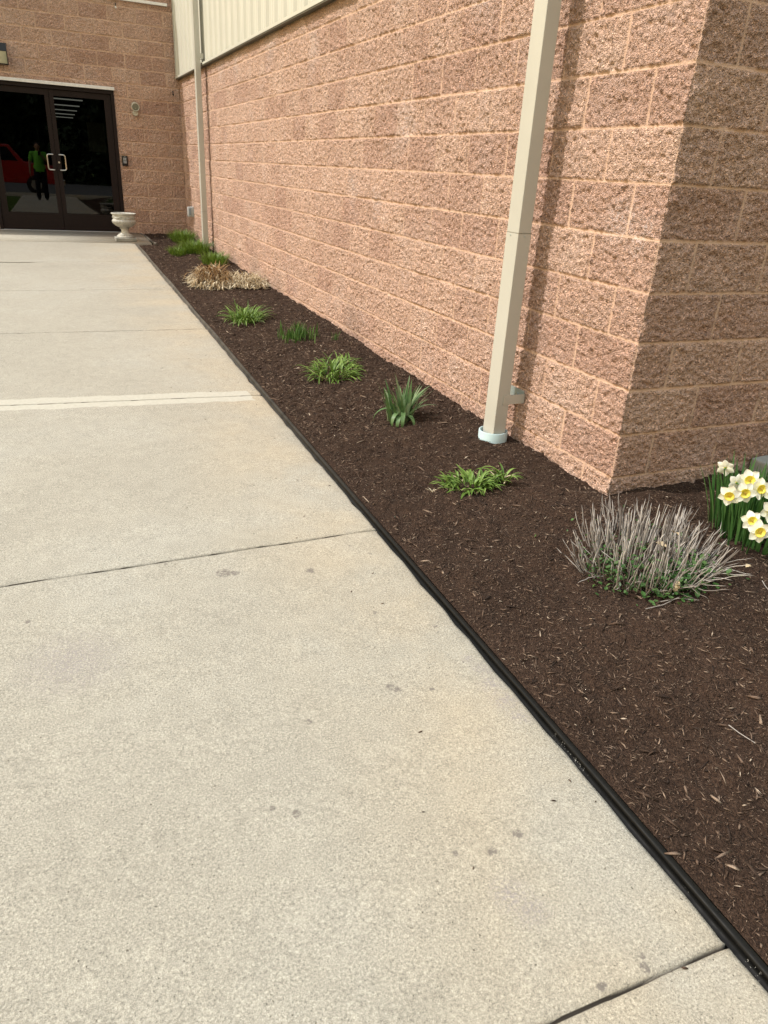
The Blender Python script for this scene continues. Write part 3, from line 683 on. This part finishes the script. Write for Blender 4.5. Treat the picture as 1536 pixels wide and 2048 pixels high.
for k in range(6):
    a0 = k * math.pi / 3 + .3; pts = []
    for q in range(11):
        s_ = q / 10; an = a0 + s_ * math.pi / 3; zz_ = .366 - .036 * math.sin(math.pi * s_); rr_ = .163
        pts.append((rr_ * math.cos(an), rr_ * math.sin(an), zz_))
    b.tube(pts, [.004 + .004 * math.sin(math.pi * q / 10) for q in range(11)], 8)
    b.cyl((.164 * math.cos(a0), .164 * math.sin(a0), .368), (.166 * math.cos(a0), .166 * math.sin(a0), .325), .008, .004, n=8)
b.build('garland', M_URN, t, True)

# ============================================================ plants
mz = lambda x, y: float(mulch_z(x, y, False))
def plant(name, loc, blist, mat, label, cat, group=None):
    V, F = blades(blist); V = V - np.array(loc); o = mk(name, V, F, mat, smooth=True); o.location = loc
    tag(o, label, cat, group); return o
def daylily(cx, cy, rx, ry, n, L, label, w=.012, lean=(.35, 1.1), group='daylily clumps in the bed', seed=0, mat=None, rot=0):
    random.seed(seed); B = []; z0 = mz(cx, cy)
    for i in range(n):
        rr = math.sqrt(random.random()); a = R(0, 6.283); ox, oy = rx * rr * math.cos(a), ry * rr * math.sin(a)
        x = cx + ox * math.cos(rot) - oy * math.sin(rot); y = cy + ox * math.sin(rot) + oy * math.cos(rot)
        az = math.atan2(y - cy, x - cx) + G(0, .8)
        B.append(dict(base=(x, y, mz(x, y) - .006), az=az, L=L * R(.55, 1.1), w=w * R(.6, 1.1), lean=R(*lean) * (.4 + .6 * rr), curve=R(.7, 1.9), n=7, fold=.5, twist=G(0, .3), floor=mz(x, y) + .004))
    o = plant('daylily', (cx, cy, z0), B, mat or M_DAY, label, 'plant', group); Bd = []
    for i in range(max(4, n // 9)):
        a = R(0, 6.283); rr = R(.5, 1.15); x, y = cx + rx * rr * math.cos(a), cy + ry * rr * math.sin(a)
        Bd.append(dict(base=(x, y, mz(x, y) + .002), az=a + G(0, .9), L=L * R(.3, .7), w=w * .6, lean=R(1.0, 1.5), curve=R(-.2, .9), n=5, floor=mz(x, y) + .003, twist=G(0, .8)))
    V, F = blades(Bd); mk('dried_leaves', V - np.array((cx, cy, z0)), F, M_STRAW, o, smooth=True)
    return o
daylily(-.53, .34, .125, .065, 150, .105, 'low bright green daylily nearest the near downspout collar', w=.013, seed=3, rot=-.35, lean=(.3, 1.15))
daylily(-.375, .30, .03, .03, 14, .15, 'small upright green daylily shoot beside the low clump by the collar', w=.015, seed=13, lean=(.1, .6))
daylily(-.50, 2.33, .15, .16, 170, .17, 'wide bright green daylily clump between the iris and the thin sprouts', w=.012, seed=4, lean=(.35, 1.2))
daylily(-.69, 4.18, .12, .16, 165, .21, 'full green daylily clump nearest the heap of dry straw', w=.014, seed=5, lean=(.2, 1.0))
# tiny lone seedling left of the near daylily
plant('seedling', (-.715, .38, mz(-.715, .38)), [dict(base=(-.715 + R(-.01, .01), .38 + R(-.01, .01), mz(-.715, .38)), az=R(0, 6.28), L=.035, w=.005, lean=.5, curve=1.2, n=4) for _ in range(6)], M_STRAW, 'tiny pale seedling alone in mulch left of the near daylily', 'plant')
# iris with broad floppy leaves
random.seed(21); B = []; cx, cy = -.47, 1.27
for i in range(62):
    a = R(0, 6.283); rr = R(0, .075); x, y = cx + rr * math.cos(a), cy + rr * math.sin(a)
    B.append(dict(base=(x, y, mz(x, y) - .005), az=a + G(0, .4), L=R(.12, .275), w=R(.013, .022), lean=R(.02, .45), curve=R(.1, .9), n=9, fold=.35, twist=G(0, .5), floor=mz(x, y) + .004))
for az, L, ln, cv in [(3.75, .25, .15, 2.9), (4.25, .27, .12, 3.1), (4.0, .23, .3, 2.9), (2.9, .26, .35, 2.0), (4.9, .2, .3, 2.6), (5.9, .24, .5, .9)]:
    B.append(dict(base=(cx, cy - .03, mz(cx, cy)), az=az, L=L, w=.026, lean=ln, curve=cv, n=12, fold=.25, acc=1.2, floor=mz(cx, cy) + .004))
plant('iris', (cx, cy, mz(cx, cy)), B, M_IRIS, 'iris clump with broad grey-green drooping leaves', 'plant')
# thin sprouts
random.seed(22); B = []; cx, cy = -.45, 3.38
for i in range(130):
    x, y = cx + G(0, .075), cy + G(0, .085)
    B.append(dict(base=(x, y, mz(x, y) - .005), az=R(0, 6.28), L=R(.06, .15), w=R(.006, .010), lean=R(0, .3), curve=R(0, .6), n=5, fold=.4))
plant('sprouting_plant', (cx, cy, mz(cx, cy)), B, M_SPRT, 'sparse upright thin dark green sprouts', 'plant')
random.seed(23)
plant('sprouting_plant', (-.18, 3.2, mz(-.18, 3.2)), [dict(base=(-.18 + G(0, .016), 3.2 + G(0, .02), mz(-.18, 3.2)), az=R(0, 6.28), L=R(.04, .1), w=.005, lean=R(0, .3), curve=R(0, .6), n=4) for _ in range(12)], M_SPRT, 'tiny tuft of few thin sprouts nearer the wall', 'plant')
def tuft(cx, cy, rx, ry, n, L, label, seed, mat=M_GRASS):
    random.seed(seed); B = []
    for i in range(n):
        rr = math.sqrt(random.random()); a = R(0, 6.283); x, y = cx + rx * rr * math.cos(a), cy + ry * rr * math.sin(a)
        B.append(dict(base=(x, y, mz(x, y) - .005), az=a + G(0, .7), L=L * R(.6, 1.1), w=R(.004, .007), lean=R(.05, .7) * (.3 + .7 * rr), curve=R(.4, 1.7), n=5, fold=.3, floor=mz(x, y) + .004))
    return plant('ornamental_grass', (cx, cy, mz(cx, cy)), B, mat, label, 'grass clump', 'green grass clumps at the far end of the bed')
tuft(-.30, 8.95, .19, .33, 750, .21, 'bright green grass clump at the foot of the far downspout', 31)
tuft(-.57, 8.75, .11, .2, 280, .15, 'low green grass tuft at the walk side of the far downspout clump', 34)
tuft(-.24, 10.35, .17, .3, 700, .21, 'farthest green grass clump near the inner corner', 32)
tuft(-.25, 7.75, .15, .28, 420, .19, 'green grass tuft rising behind the brown straw mound', 33)
# straw heap: two mounds
def straw(cx, cy, rx, ry, hh, n, mats, seed, name, label, Ls=(.08, .21)):
    random.seed(seed); Bs = [[], []]
    for i in range(n):
        u1 = math.sqrt(random.random()); a = R(0, 6.283); x, y = cx + rx * u1 * math.cos(a), cy + ry * u1 * math.sin(a)
        top = hh * (1 - u1 ** 2) ** .6; z = mz(x, y) + R(.2, 1) * top
        inn = u1 > .6 and random.random() < .5
        B = Bs[0 if (random.random() < .85 and z - mz(x, y) > .42 * hh) else 1]
        B.append(dict(base=(x, y, z), az=a + G(0, 1.1), L=R(*Ls) * (.6 if inn else 1), w=R(.004, .013), lean=R(.6, 1.9), curve=R(.2, 3.0), n=6, fold=.1, twist=G(0, 1), floor=mz(x, y) + R(.002, .02)))
    t = empty(name, (cx, cy, mz(cx, cy))); tag(t, label, 'grass clump', 'dead grass mounds in front of the grass')
    for B, m_, nm in zip(Bs, mats, ('top_straw', 'hanging_straw')):
        V, F = blades(B); mk(nm, V - np.array(t.location), F, m_, t, smooth=True)
    return t
st1 = straw(-.60, 6.10, .24, .38, .20, 1200, (M_STRAWB, M_STRAW), 41, 'dead_grass_mound', 'taller brown-topped mound of dead grass near the walk')
st2 = straw(-.26, 5.98, .24, .30, .11, 850, (M_STRAW, M_STRAW), 42, 'dead_grass_mound', 'lower pale straw mound of dead grass toward the wall')
# ---- shrub cut to woody stems
LC = (-.25, -.53)
def woody():
    random.seed(51); b = MB()
    t = empty('cut_back_shrub', (LC[0], LC[1], mz(*LC))); tag(t, 'low shrub of many bare grey cut stems by the near corner', 'shrub')
    base = Vector((LC[0], LC[1], mz(*LC)))
    V = []; F = []
    def stem(p, az, ln, L, r0, curve, n=5):
        nonlocal V, F
        k0 = len(V); an = ln; p = list(p); kk = 5
        wob = [(G(0, .13), G(0, .10)) for _ in range(n + 1)]
        for i in range(n + 1):
            rad = r0 * (1 - .35 * i / n); d = Vector((math.sin(an) * math.cos(az), math.sin(an) * math.sin(az), math.cos(an)))
            u_ = d.orthogonal().normalized(); v_ = d.cross(u_)
            for k in range(kk):
                q = Vector(p) + (u_ * math.cos(2 * math.pi * k / kk) + v_ * math.sin(2 * math.pi * k / kk)) * rad; V.append(tuple(q - base))
            if i < n:
                for k in range(kk): F.append((k0 + i * kk + k, k0 + i * kk + (k + 1) % kk, k0 + (i + 1) * kk + (k + 1) % kk, k0 + (i + 1) * kk + k))
            az2 = az + wob[i][0] * 2; st_ = L / n
            p[0] += math.sin(an) * math.cos(az2) * st_; p[1] += math.sin(an) * math.sin(az2) * st_; p[2] += math.cos(an) * st_
            an += curve / n + wob[i][1]
        e = len(V) - kk; V.append(tuple(Vector(p) - base)); 
        for k in range(kk): F.append((e + k, e + (k + 1) % kk, len(V) - 1))
    for i in range(430):
        rr = math.sqrt(random.random()); a = R(0, 6.283); x = LC[0] + .255 * rr * math.cos(a); y = LC[1] + .24 * rr * math.sin(a)
        ln = .08 + .62 * rr ** 2 + G(0, .07); L = R(.05, .155) * (1.02 - .05 * rr)
        stem((x, y, mz(x, y) - .01), a + G(0, .35), max(0, ln), L, R(.0017, .0039), -.25 * rr + G(0, .15))
        if random.random() < .3: stem((x + G(0, .01), y + G(0, .01), mz(x, y) + R(.0, .05)), a + G(0, 1), ln + R(.1, .5), R(.03, .08), .0013, 0, 3)
    for i in range(26):
        a = R(-1.9, .3) if i < 24 else R(0, 6.28); x = LC[0] + .22 * math.cos(a); y = LC[1] + .21 * math.sin(a)
        stem((x, y, mz(x, y) + .01), a + G(0, .3), R(1.0, 1.45), R(.10, .2), R(.0016, .0024), -.2)
    mk('stems', V, F, M_STEM, t, smooth=True)
    # green shoots and oval leaves low among the stems
    V = []; F = []
    def oval(c, az, tilt, s_):
        k = len(V); pts = [(-.5, 0, 0), (-.25, .28, .05), (.1, .34, .08), (.5, 0, .02), (.1, -.34, .08), (-.25, -.28, .05), (0, 0, -.03)]
        for x, y, z in pts:
            x *= s_; y *= s_; z *= s_; x, z = x * math.cos(tilt) - z * math.sin(tilt), x * math.sin(tilt) + z * math.cos(tilt)
            V.append((c[0] + x * math.cos(az) - y * math.sin(az) - base.x, c[1] + x * math.sin(az) + y * math.cos(az) - base.y, c[2] + z - base.z))
        for q in range(6): F.append((k + q, k + (q + 1) % 6, k + 6))
    for (ox, oy, sg, nn, sz) in [(-.17, -.06, .055, 170, .022), (-.10, -.16, .05, 170, .026), (-.04, -.205, .03, 60, .036), (.02, -.20, .05, 90, .03), (.09, -.15, .05, 90, .022), (-.14, .02, .06, 90, .018), (0, 0, .13, 220, .016), (.1, -.20, .02, 20, .03)]:
        for i in range(nn):
            x, y = LC[0] + ox + G(0, sg), LC[1] + oy + G(0, sg); oval((x, y, mz(x, y) + abs(G(0, .032)) + .004), R(0, 6.28), R(-.2, 1.1), sz * R(.5, 1.1))
    mk('green_shoots', V, F, M_HERB, t)
    return t
woody()
def dead_leaf(x, y, z, s_, az, up, name, label):
    V = []; F = []; n = 6
    for i in range(n + 1):
        t = i / n; wd = .28 * s_ * math.sin(math.pi * (.06 + .9 * t)) * (1 + .25 * math.sin(t * 17)); cz = .12 * s_ * math.sin(t * 3)
        for q in (-1, 0, 1): V.append(((t - .5) * s_, q * wd, cz + abs(q) * .12 * s_ * (1 if q > 0 else .4)))
    for i in range(n): F += [(3 * i, 3 * i + 1, 3 * i + 4, 3 * i + 3), (3 * i + 1, 3 * i + 2, 3 * i + 5, 3 * i + 4)]
    o = mk(name, V, F, M_DEAD, smooth=True); o.location = (x, y, z); o.rotation_euler = (R(-.4, .4), up, az); tag(o, label, 'leaf', 'dead leaves caught in the shrub'); return o
dead_leaf(-.325, -.775, -.063, .042, .4, -1.15, 'dead_leaf', 'cream curled dead leaf standing at the front foot of the shrub')
dead_leaf(-.13, -.54, .0, .05, 1.2, .3, 'dead_leaf', 'brown dead leaf caught among the right stems of the shrub')
dead_leaf(-.22, -.57, -.02, .045, 2.4, -.2, 'dead_leaf', 'pale tan dead leaf lying in the middle of the shrub')
dead_leaf(.09, -.72, -.085, .035, .2, .1, 'dead_leaf', 'brown leaf lying between the shrub and the daffodils')
random.seed(77)
for pts, l in [([(-.474, -.80), (-.40, -.803), (-.323, -.795)], 'thin pale twig lying in front of the shrub'), ([(-.39, -.78), (-.33, -.80), (-.27, -.835)], 'second thin twig crossing beside the cream leaf'), ([(-.62, -1.316), (-.617, -1.35), (-.612, -1.40)], 'straight pale twig on the mulch at the right picture edge'), ([(.059, -.814), (.045, -.84), (.02, -.88)], 'short pale twig on the mulch below the daffodils')]:
    o = MB().tube([(x - pts[0][0], y - pts[0][1], mz(x, y) - mz(*pts[0]) + .008) for x, y in pts], [.0016, .0014, .001], 6).build('twig', M_STEM, None, True)
    o.location = (pts[0][0], pts[0][1], mz(*pts[0])); tag(o, l, 'twig', 'loose twigs on the mulch')

# ---- daffodils
DC = (.325, -.50)
dt = empty('daffodils', (DC[0], DC[1], mz(*DC))); tag(dt, 'clump of white and yellow daffodils in bloom right of the cut shrub', 'flowers')
random.seed(61); B = []
for i in range(230):
    rr = math.sqrt(random.random()); a = R(0, 6.283); x, y = DC[0] + .135 * rr * math.cos(a), DC[1] + .17 * rr * math.sin(a)
    B.append(dict(base=(x, y, mz(x, y) - .01), az=a + G(0, .5), L=R(.20, .31), w=R(.009, .014), lean=R(.0, .10) + .14 * rr ** 2, curve=R(.0, .3), n=7, fold=.25, twist=G(0, .6)))
for i in range(26):
    a = R(-2.2, -.2); x, y = DC[0] + .15 * math.cos(a), DC[1] + .17 * math.sin(a)
    B.append(dict(base=(x, y, mz(x, y) - .01), az=a + G(0, .3), L=R(.22, .32), w=.013, lean=R(.6, 1.1), curve=R(.2, .6), n=8, fold=.25))
V, F = blades(B); mk('foliage', V - np.array(dt.location), F, M_DAFF, dt, smooth=True)
def ray(u_, v_, z):
    d = FV * 1449.9 + RV * (u_ - 768) - UV * (v_ - 1024); return CAM + d * ((z - CAM.z) / d.z)
def flower(c, face, size, roll, droop=False):
    c = Vector(c); f = Vector(face).normalized(); q = f.to_track_quat('Z', 'Y').to_matrix().to_4x4(); q.translation = c - Vector(dt.location)
    q = q @ Matrix.Rotation(roll, 4, 'Z')
    fl = empty('flower'); fl.parent = dt; fl.location = q.translation
    loc = Matrix.Translation(-q.translation) @ q
    V = []; F = []
    for k in range(6):
        a = k * math.pi / 3; n = 5; b0 = len(V); off = -.0015 if k % 2 else .001; cup = R(-.35, .45)
        for i in range(n + 1):
            t = i / n; rad = size * (.14 + .86 * t); wd = size * .37 * math.sin(math.pi * min(1, .12 + .86 * t)) ** .9 if i < n else .0004
            z = off + size * cup * t * t * .6
            for s_ in (-1, -.5, 0, .5, 1):
                x_, y_ = rad, s_ * wd; V.append(tuple(loc @ Vector((x_ * math.cos(a) - y_ * math.sin(a), x_ * math.sin(a) + y_ * math.cos(a), z - abs(s_) * .0 + .06 * size * s_ * s_))))
        for i in range(n):
            for s_ in range(4): p_ = b0 + i * 5 + s_; F.append((p_, p_ + 1, p_ + 6, p_ + 5))
    mk('petals', V, F, M_PETAL, fl, smooth=True)
    V = []; F = []; n = 30; prof_ = [(.10, 0), (.24, .05), (.28, .16), (.33, .26), (.43, .34), (.40, .335), (.29, .24), (.20, .12), (.05, .06)]
    for r_, z_ in prof_:
        for k in range(n):
            a = 2 * math.pi * k / n; fr = 1 + (.10 * math.sin(a * 10) if z_ > .35 else 0)
            V.append(tuple(loc @ Vector((size * r_ * fr * math.cos(a), size * r_ * fr * math.sin(a), size * (z_ + (.02 * math.cos(a * 7) if z_ > .35 else 0))))))
    for i in range(len(prof_) - 1):
        for k in range(n): F.append((i * n + k, i * n + (k + 1) % n, (i + 1) * n + (k + 1) % n, (i + 1) * n + k))
    V.append(tuple(loc @ Vector((0, 0, size * .06)))); F += [((len(prof_) - 1) * n + k, (len(prof_) - 1) * n + (k + 1) % n, len(V) - 1) for k in range(n)]
    mk('trumpet', V, F, M_CORONA, fl, smooth=True)
    b = MB()
    for k in range(6): a = k * math.pi / 3; p0 = loc @ Vector((0, 0, size * .05)); p1 = loc @ Vector((size * .07 * math.cos(a), size * .07 * math.sin(a), size * .26)); b.tube([p0, p1], [.0010, .0017], 6)
    b.tube([loc @ Vector((0, 0, size * .05)), loc @ Vector((0, 0, size * .32))], [.0012, .002], 6)
    b.build('stamens', simple('anther', (.45, .28, .04), .6), fl)
    # stem: from the neck behind the flower, over and down to the ground
    neck = (q @ Vector((0, 0, -size * .35))); gx_, gy_ = DC[0] + (c.x - DC[0]) * .55, DC[1] + (c.y - DC[1]) * .55
    g0 = Vector((gx_, gy_, mz(gx_, gy_))) - Vector(dt.location); up = neck + Vector((0, 0, .012)) - f * .02
    pts = [g0, g0.lerp(up, .5), g0.lerp(up, .9), up, neck, q @ Vector((0, 0, 0))]; pts = [p_ - q.translation for p_ in pts]
    MB().tube(pts, [.0035, .003, .0028, .0026, .003, .0038], 8).build('flower_stem', M_DAFF, fl, True)
    return fl
toc = lambda c: (CAM - c)
for (u_, v_, z, fc, sz, rl) in [(1498.8, 960, .185, (-.70, -.65, .35), .047, .2), (1520, 977, .175, (-.55, -.8, .25), .045, .5), (1488.5, 985, .165, (-.65, -.75, .05), .046, .1), (1459, 990, .165, (-.75, -.6, .12), .043, .45), (1503, 1041, .10, (-.7, -.7, .22), .043, .0), (1518, 1063, .085, (-.6, -.75, .0), .045, .55), (1541, 1022, .12, (-.2, -.9, .3), .045, .3), (1545, 985, .17, (-.3, -.9, .3), .044, .3), (1451, 936, .175, (.75, .5, .15), .040, .15), (1473, 966, .17, (.3, .9, .1), .036, .3)]:
    c = ray(u_, v_, z); fc = (fc[0] + G(0, .12), fc[1] + G(0, .12), fc[2] + G(0, .08)); flower(c, fc, sz * R(.92, 1.08), rl + G(0, .3))
# concrete pad at the end wall
o = MB().box(0, .55, 0, .22, -.06, .085, .008).build('concrete_block', simple('old_concrete', (.30, .31, .29), .9, .2, var=.25, scale=20, bump=.004))
o.location = (.86, -.235, -.06); o.rotation_euler = (0, -.03, .03); tag(o, 'grey concrete block at the foot of the end wall behind the daffodils', 'block')

# ============================================================ the photographer (seen reflected in the doors)
SKIN = simple('skin', (.30, .17, .11), .6, .3, var=.08)
M_SHIRT = simple('green_shirt', (.15, .46, .06), .85, .1, var=.08, scale=12)
M_TROU = simple('dark_trousers', (.012, .013, .018), .9, .1)
M_SHOE = simple('black_shoe', (.01, .01, .01), .6, .3)
M_HAIR = simple('dark_hair', (.012, .009, .007), .7, .2)
PX, PY = -2.24, -2.74; Z0 = float(zw(PY)); HT = 1.66
def P3(x, y, h): return Vector((x, y, Z0 * 0 + h))
person = empty('person', (PX, PY, Z0)); tag(person, 'person in bright green t-shirt and dark trousers holding up a phone', 'person')
def remeshed(b, name, mat, vox, smooth_it=6):
    o = b.build(name, mat, person, True, 180)
    m = o.modifiers.new('remesh', 'REMESH'); m.mode = 'VOXEL'; m.voxel_size = vox; m.use_smooth_shade = True
    s_ = o.modifiers.new('smooth', 'SMOOTH'); s_.iterations = smooth_it; s_.factor = .5; return o
def limb(b, pts, rs):
    for p_, r_ in zip(pts, rs): b.ball(p_, r_, n=2)
    for i in range(len(pts) - 1): b.cyl(pts[i], pts[i + 1], rs[i], rs[i + 1], n=16)
sh_r, sh_l = Vector((.185, 0, 1.36)), Vector((-.185, 0, 1.36))
# phone frame: lens sits at the camera, body just behind it
ph_c = CAM - FV * .012 + RV * .022 - UV * .055; lp = lambda v: v - Vector((PX, PY, Z0))
hand_r = lp(ph_c + RV * .045 - UV * .03 - FV * .03); el_r = Vector((.27, .05, 1.12)); wr_r = hand_r - Vector((-.01, .07, .05))
el_l, wr_l, hd_l = Vector((-.27, -.02, 1.08)), Vector((-.29, .06, .85)), Vector((-.29, .075, .78))
def hand(b, wrist, palm, fdir, side, curl):
    """palm plus five separate bent fingers"""
    fdir = fdir.normalized(); side = side.normalized(); nrm = fdir.cross(side).normalized()
    b.cyl(wrist, palm, .024, .03, n=12); 
    for s_ in (-.027, -.009, .009, .027): limb(b, [palm - fdir * .03 + side * s_ * .8, palm + fdir * .035 + side * s_], [.013, .012])
    for s_, L in ((-.030, .060), (-.010, .074), (.010, .078), (.030, .068)):
        p0 = palm + fdir * .038 + side * s_; d = fdir.copy(); pts = [p0]
        for k in range(3): d = (d + nrm * curl * .6).normalized(); pts.append(pts[-1] + d * L / 3)
        limb(b, pts, [.0095, .009, .0085, .0075])
    t0 = palm + side * .03 - fdir * .015; t1 = t0 + (side * .8 + fdir * .6).normalized() * .035; t2 = t1 + (fdir + nrm * curl).normalized() * .03; limb(b, [t0, t1, t2], [.012, .0105, .009])
b = MB()
limb(b, [Vector((0, .0, 1.00)), Vector((0, .0, 1.20)), Vector((0, -.01, 1.33))], [.13, .135, .12])
b.ball((0, -.005, 1.30), .17, (1.0, .62, .62), 3); b.ball((0, 0, .95), .155, (1.05, .75, .7), 3)
limb(b, [Vector((0, -.012, 1.38)), Vector((0, .008, 1.48))], [.062, .052])
b.ball((0, .02, 1.565), .098, (.78, .95, 1.12), 3); b.ball((0, .055, 1.52), .058, (.9, .95, .9), 2)
b.ball((0, .118, 1.553), .014, (.8, 1.1, 1.3), 2); b.ball((0, .100, 1.515), .018, (1.3, .6, .5), 2)
for sx in (-1, 1): b.ball((sx * .078, .01, 1.555), .02, (.5, .8, 1.3), 2)
limb(b, [sh_r, el_r, wr_r], [.055, .040, .027]); limb(b, [sh_l, el_l, wr_l], [.055, .040, .027])
limb(b, [Vector((0, -.01, 1.34)), sh_r], [.07, .058]); limb(b, [Vector((0, -.01, 1.34)), sh_l], [.07, .058])
hand(b, wr_l, hd_l, Vector((0, .1, -1)), Vector((0, 1, .1)), .35)
hand(b, wr_r, hand_r, UV * .8 - RV * .35, RV * -.2 + FV * -.1 - UV * .6, .25)
legs = [([Vector((.085, 0, .90)), Vector((.10, .02, .48)), Vector((.11, -.02, .09))], [.085, .055, .038]), ([Vector((-.085, 0, .90)), Vector((-.11, .05, .48)), Vector((-.12, .05, .09))], [.085, .055, .038])]
for pts, rs in legs: limb(b, pts, rs); limb(b, [pts[-1] - Vector((0, .02, .045)), pts[-1] + Vector((0, .12, -.055))], [.035, .028])
remeshed(b, 'body', SKIN, .0065, 3)
b = MB(); limb(b, [Vector((0, .0, .93)), Vector((0, .0, 1.20)), Vector((0, -.01, 1.33))], [.150, .150, .13]); b.ball((0, -.005, 1.30), .185, (1.0, .66, .60), 3); b.ball((0, .0, .97), .18, (1.02, .78, .72), 3); b.cyl((0, 0, .84), (0, 0, .98), .182, .178, n=32); bmesh.ops.scale(b.bm, vec=(1, .8, 1), verts=[v for v in b.bm.verts if v.co.z < .985 and abs(abs(v.co.x ** 2 + v.co.y ** 2) ** .5 - .18) < .004])
for s_, e_ in ((sh_r, el_r), (sh_l, el_l)): limb(b, [Vector((0, -.01, 1.33)), s_ + Vector((0, 0, -.005)), s_.lerp(e_, .62)], [.085, .072, .062])
remeshed(b, 'shirt', M_SHIRT, .012)
b = MB(); b.ball((0, 0, .90), .160, (1.0, .78, .5), 3)
for pts, rs in legs: limb(b, [pts[0], pts[1], pts[2] + Vector((0, 0, .0))], [rs[0] + .025, rs[1] + .025, rs[2] + .03])
remeshed(b, 'trousers', M_TROU, .012)
for pts, rs in legs:
    b = MB(); limb(b, [pts[-1] + Vector((0, -.04, -.045)), pts[-1] + Vector((0, .05, -.04)), pts[-1] + Vector((0, .14, -.055))], [.044, .044, .034]); remeshed(b, 'shoe', M_SHOE, .01, 4)
b = MB(); b.ball((0, .0, 1.60), .098, (.86, 1.0, .92), 3); b.ball((0, -.03, 1.56), .09, (.88, .85, 1.0), 3); remeshed(b, 'hair', M_HAIR, .01, 3)
for sx in (-1, 1): MB().ball((sx * .032, .104, 1.568), .011, (1, .6, .6), 2).build('eye', simple('eye', (.05, .04, .035), .2), person, True)
b = MB(); qm = Matrix(((RV.x, UV.x, -FV.x, 0), (RV.y, UV.y, -FV.y, 0), (RV.z, UV.z, -FV.z, 0), (0, 0, 0, 1)))
b.box(-.037, .037, -.075, .075, -.004, .004, .003); o = b.build('phone', M_BLACK, None, True); o.matrix_world = Matrix.Translation(ph_c) @ qm; tag(o, 'black phone held up in the right hand of the photographer', 'phone')

# ============================================================ what the glass mirrors: truck and trees
RED = NM('red_paint', .3, .5); RED.b.inputs['Coat Weight'].default_value = .6; RED.color(RED.mix(1, (.42, .012, .012), RED.ramp(RED.noise(4), [(.3, .85), (.7, 1.05)]), 'MULTIPLY')); RED = RED.m
tz = float(zw(-13)) - .06
tr = empty('pickup_truck', (-4.2, -13, tz)); tag(tr, 'red pickup truck parked across the lot behind the photographer', 'truck')
def prism(prof2, y0, y1, name, mat, parent):
    n = len(prof2); V = [(x, y0, z) for x, z in prof2] + [(x, y1, z) for x, z in prof2]
    F = [tuple(range(n))[::-1], tuple(range(n, 2 * n))] + [(i, (i + 1) % n, n + (i + 1) % n, n + i) for i in range(n)]
    o = mk(name, V, F, mat, parent); m = o.modifiers.new('bevel', 'BEVEL'); m.width = .03; m.segments = 2; m.limit_method = 'ANGLE'; return o
prism([(-2.7, .45), (-2.7, 1.22), (-.75, 1.22), (-.75, .95), (-.7, .45)], -.9, .9, 'truck_bed', RED, tr)
prism([(-.69, .42), (-.69, 1.25), (-.5, 1.85), (.85, 1.88), (1.35, 1.25), (2.6, 1.12), (2.75, .95), (2.78, .42)], -.92, .92, 'cab', RED, tr)
prism([(-.45, 1.27), (-.33, 1.76), (.78, 1.78), (1.15, 1.27)], .921, .93, 'side_window', simple('car_glass', (.01, .012, .014), .05, .6), tr)
prism([(2.6, .38), (2.6, .62), (2.9, .62), (2.9, .38)], -.93, .93, 'bumper', M_STEEL, tr)
for x in (-1.75, 1.75):
    for yv in (-.93, .70):
        wv = MB().cyl((x, yv, .38), (x, yv + .24, .38), .38, n=32).build('wheel', M_BLACK, tr, True); MB().cyl((x, yv - .004, .38), (x, yv + .244, .38), .21, n=24).build('rim', M_STEEL, wv, True)
for x in (2.765,):
    for yv in (-.85, .6): MB().box(x, x + .03, yv, yv + .25, .78, .95, .005).build('headlight', M_LENS, tr)
MB().box(.02, .14, .922, .94, 1.08, 1.11, .004).build('door_handle', M_STEEL, tr)
def tree(x, y, hgt, rad, seed, label):
    r = np.random.default_rng(seed); z0 = float(zw(y)) - .15; n = 9000
    t = empty('conifer_tree', (x, y, z0)); tag(t, label, 'tree', 'dark trees beyond the parking lot')
    hh = r.random(n) ** .8; ph = r.uniform(0, 6.28, n); lob = 1 + .22 * np.sin(ph * 5 + hh * 22 + seed) + .15 * np.sin(hh * 60)
    rr = rad * (1 - hh) ** .8 * lob * np.sqrt(r.uniform(.25, 1, n)); P = np.stack([rr * np.cos(ph), rr * np.sin(ph), .25 + hh * (hgt - .25) - rr * .15], -1)
    s_ = r.uniform(.2, .44, n); a = r.normal(size=(n, 3)); a /= np.linalg.norm(a, axis=1)[:, None]; b_ = np.cross(a, r.normal(size=(n, 3))); b_ /= np.linalg.norm(b_, axis=1)[:, None]
    V = np.stack([P - a * s_[:, None], P + b_ * s_[:, None] * .45, P + a * s_[:, None], P - b_ * s_[:, None] * .45], 1).reshape(-1, 3)
    mk('crown', V, np.arange(n * 4).reshape(-1, 4), M_TREE, t)
    MB().tube([(0, 0, -.1), (.03, .02, hgt * .4), (0, 0, hgt * .9)], [.16, .1, .03], 10).build('trunk', M_BARK, t, True)
names = ['leftmost', 'second from the left', 'third from the left', 'fourth from the left', 'fifth from the left', 'sixth from the left', 'seventh from the left', 'eighth from the left', 'ninth from the left', 'tenth from the left', 'rightmost']
for k in range(11):
    tree(-19 + k * 3.3 + (k * 37 % 7) * .12, -34.5 + (k * 53 % 5) * .5, 9.5 + (k * 31 % 5) * .5, 2.9, 90 + k, 'dark conifer tree beyond the parking lot, ' + names[k] + ' as mirrored in the doors')
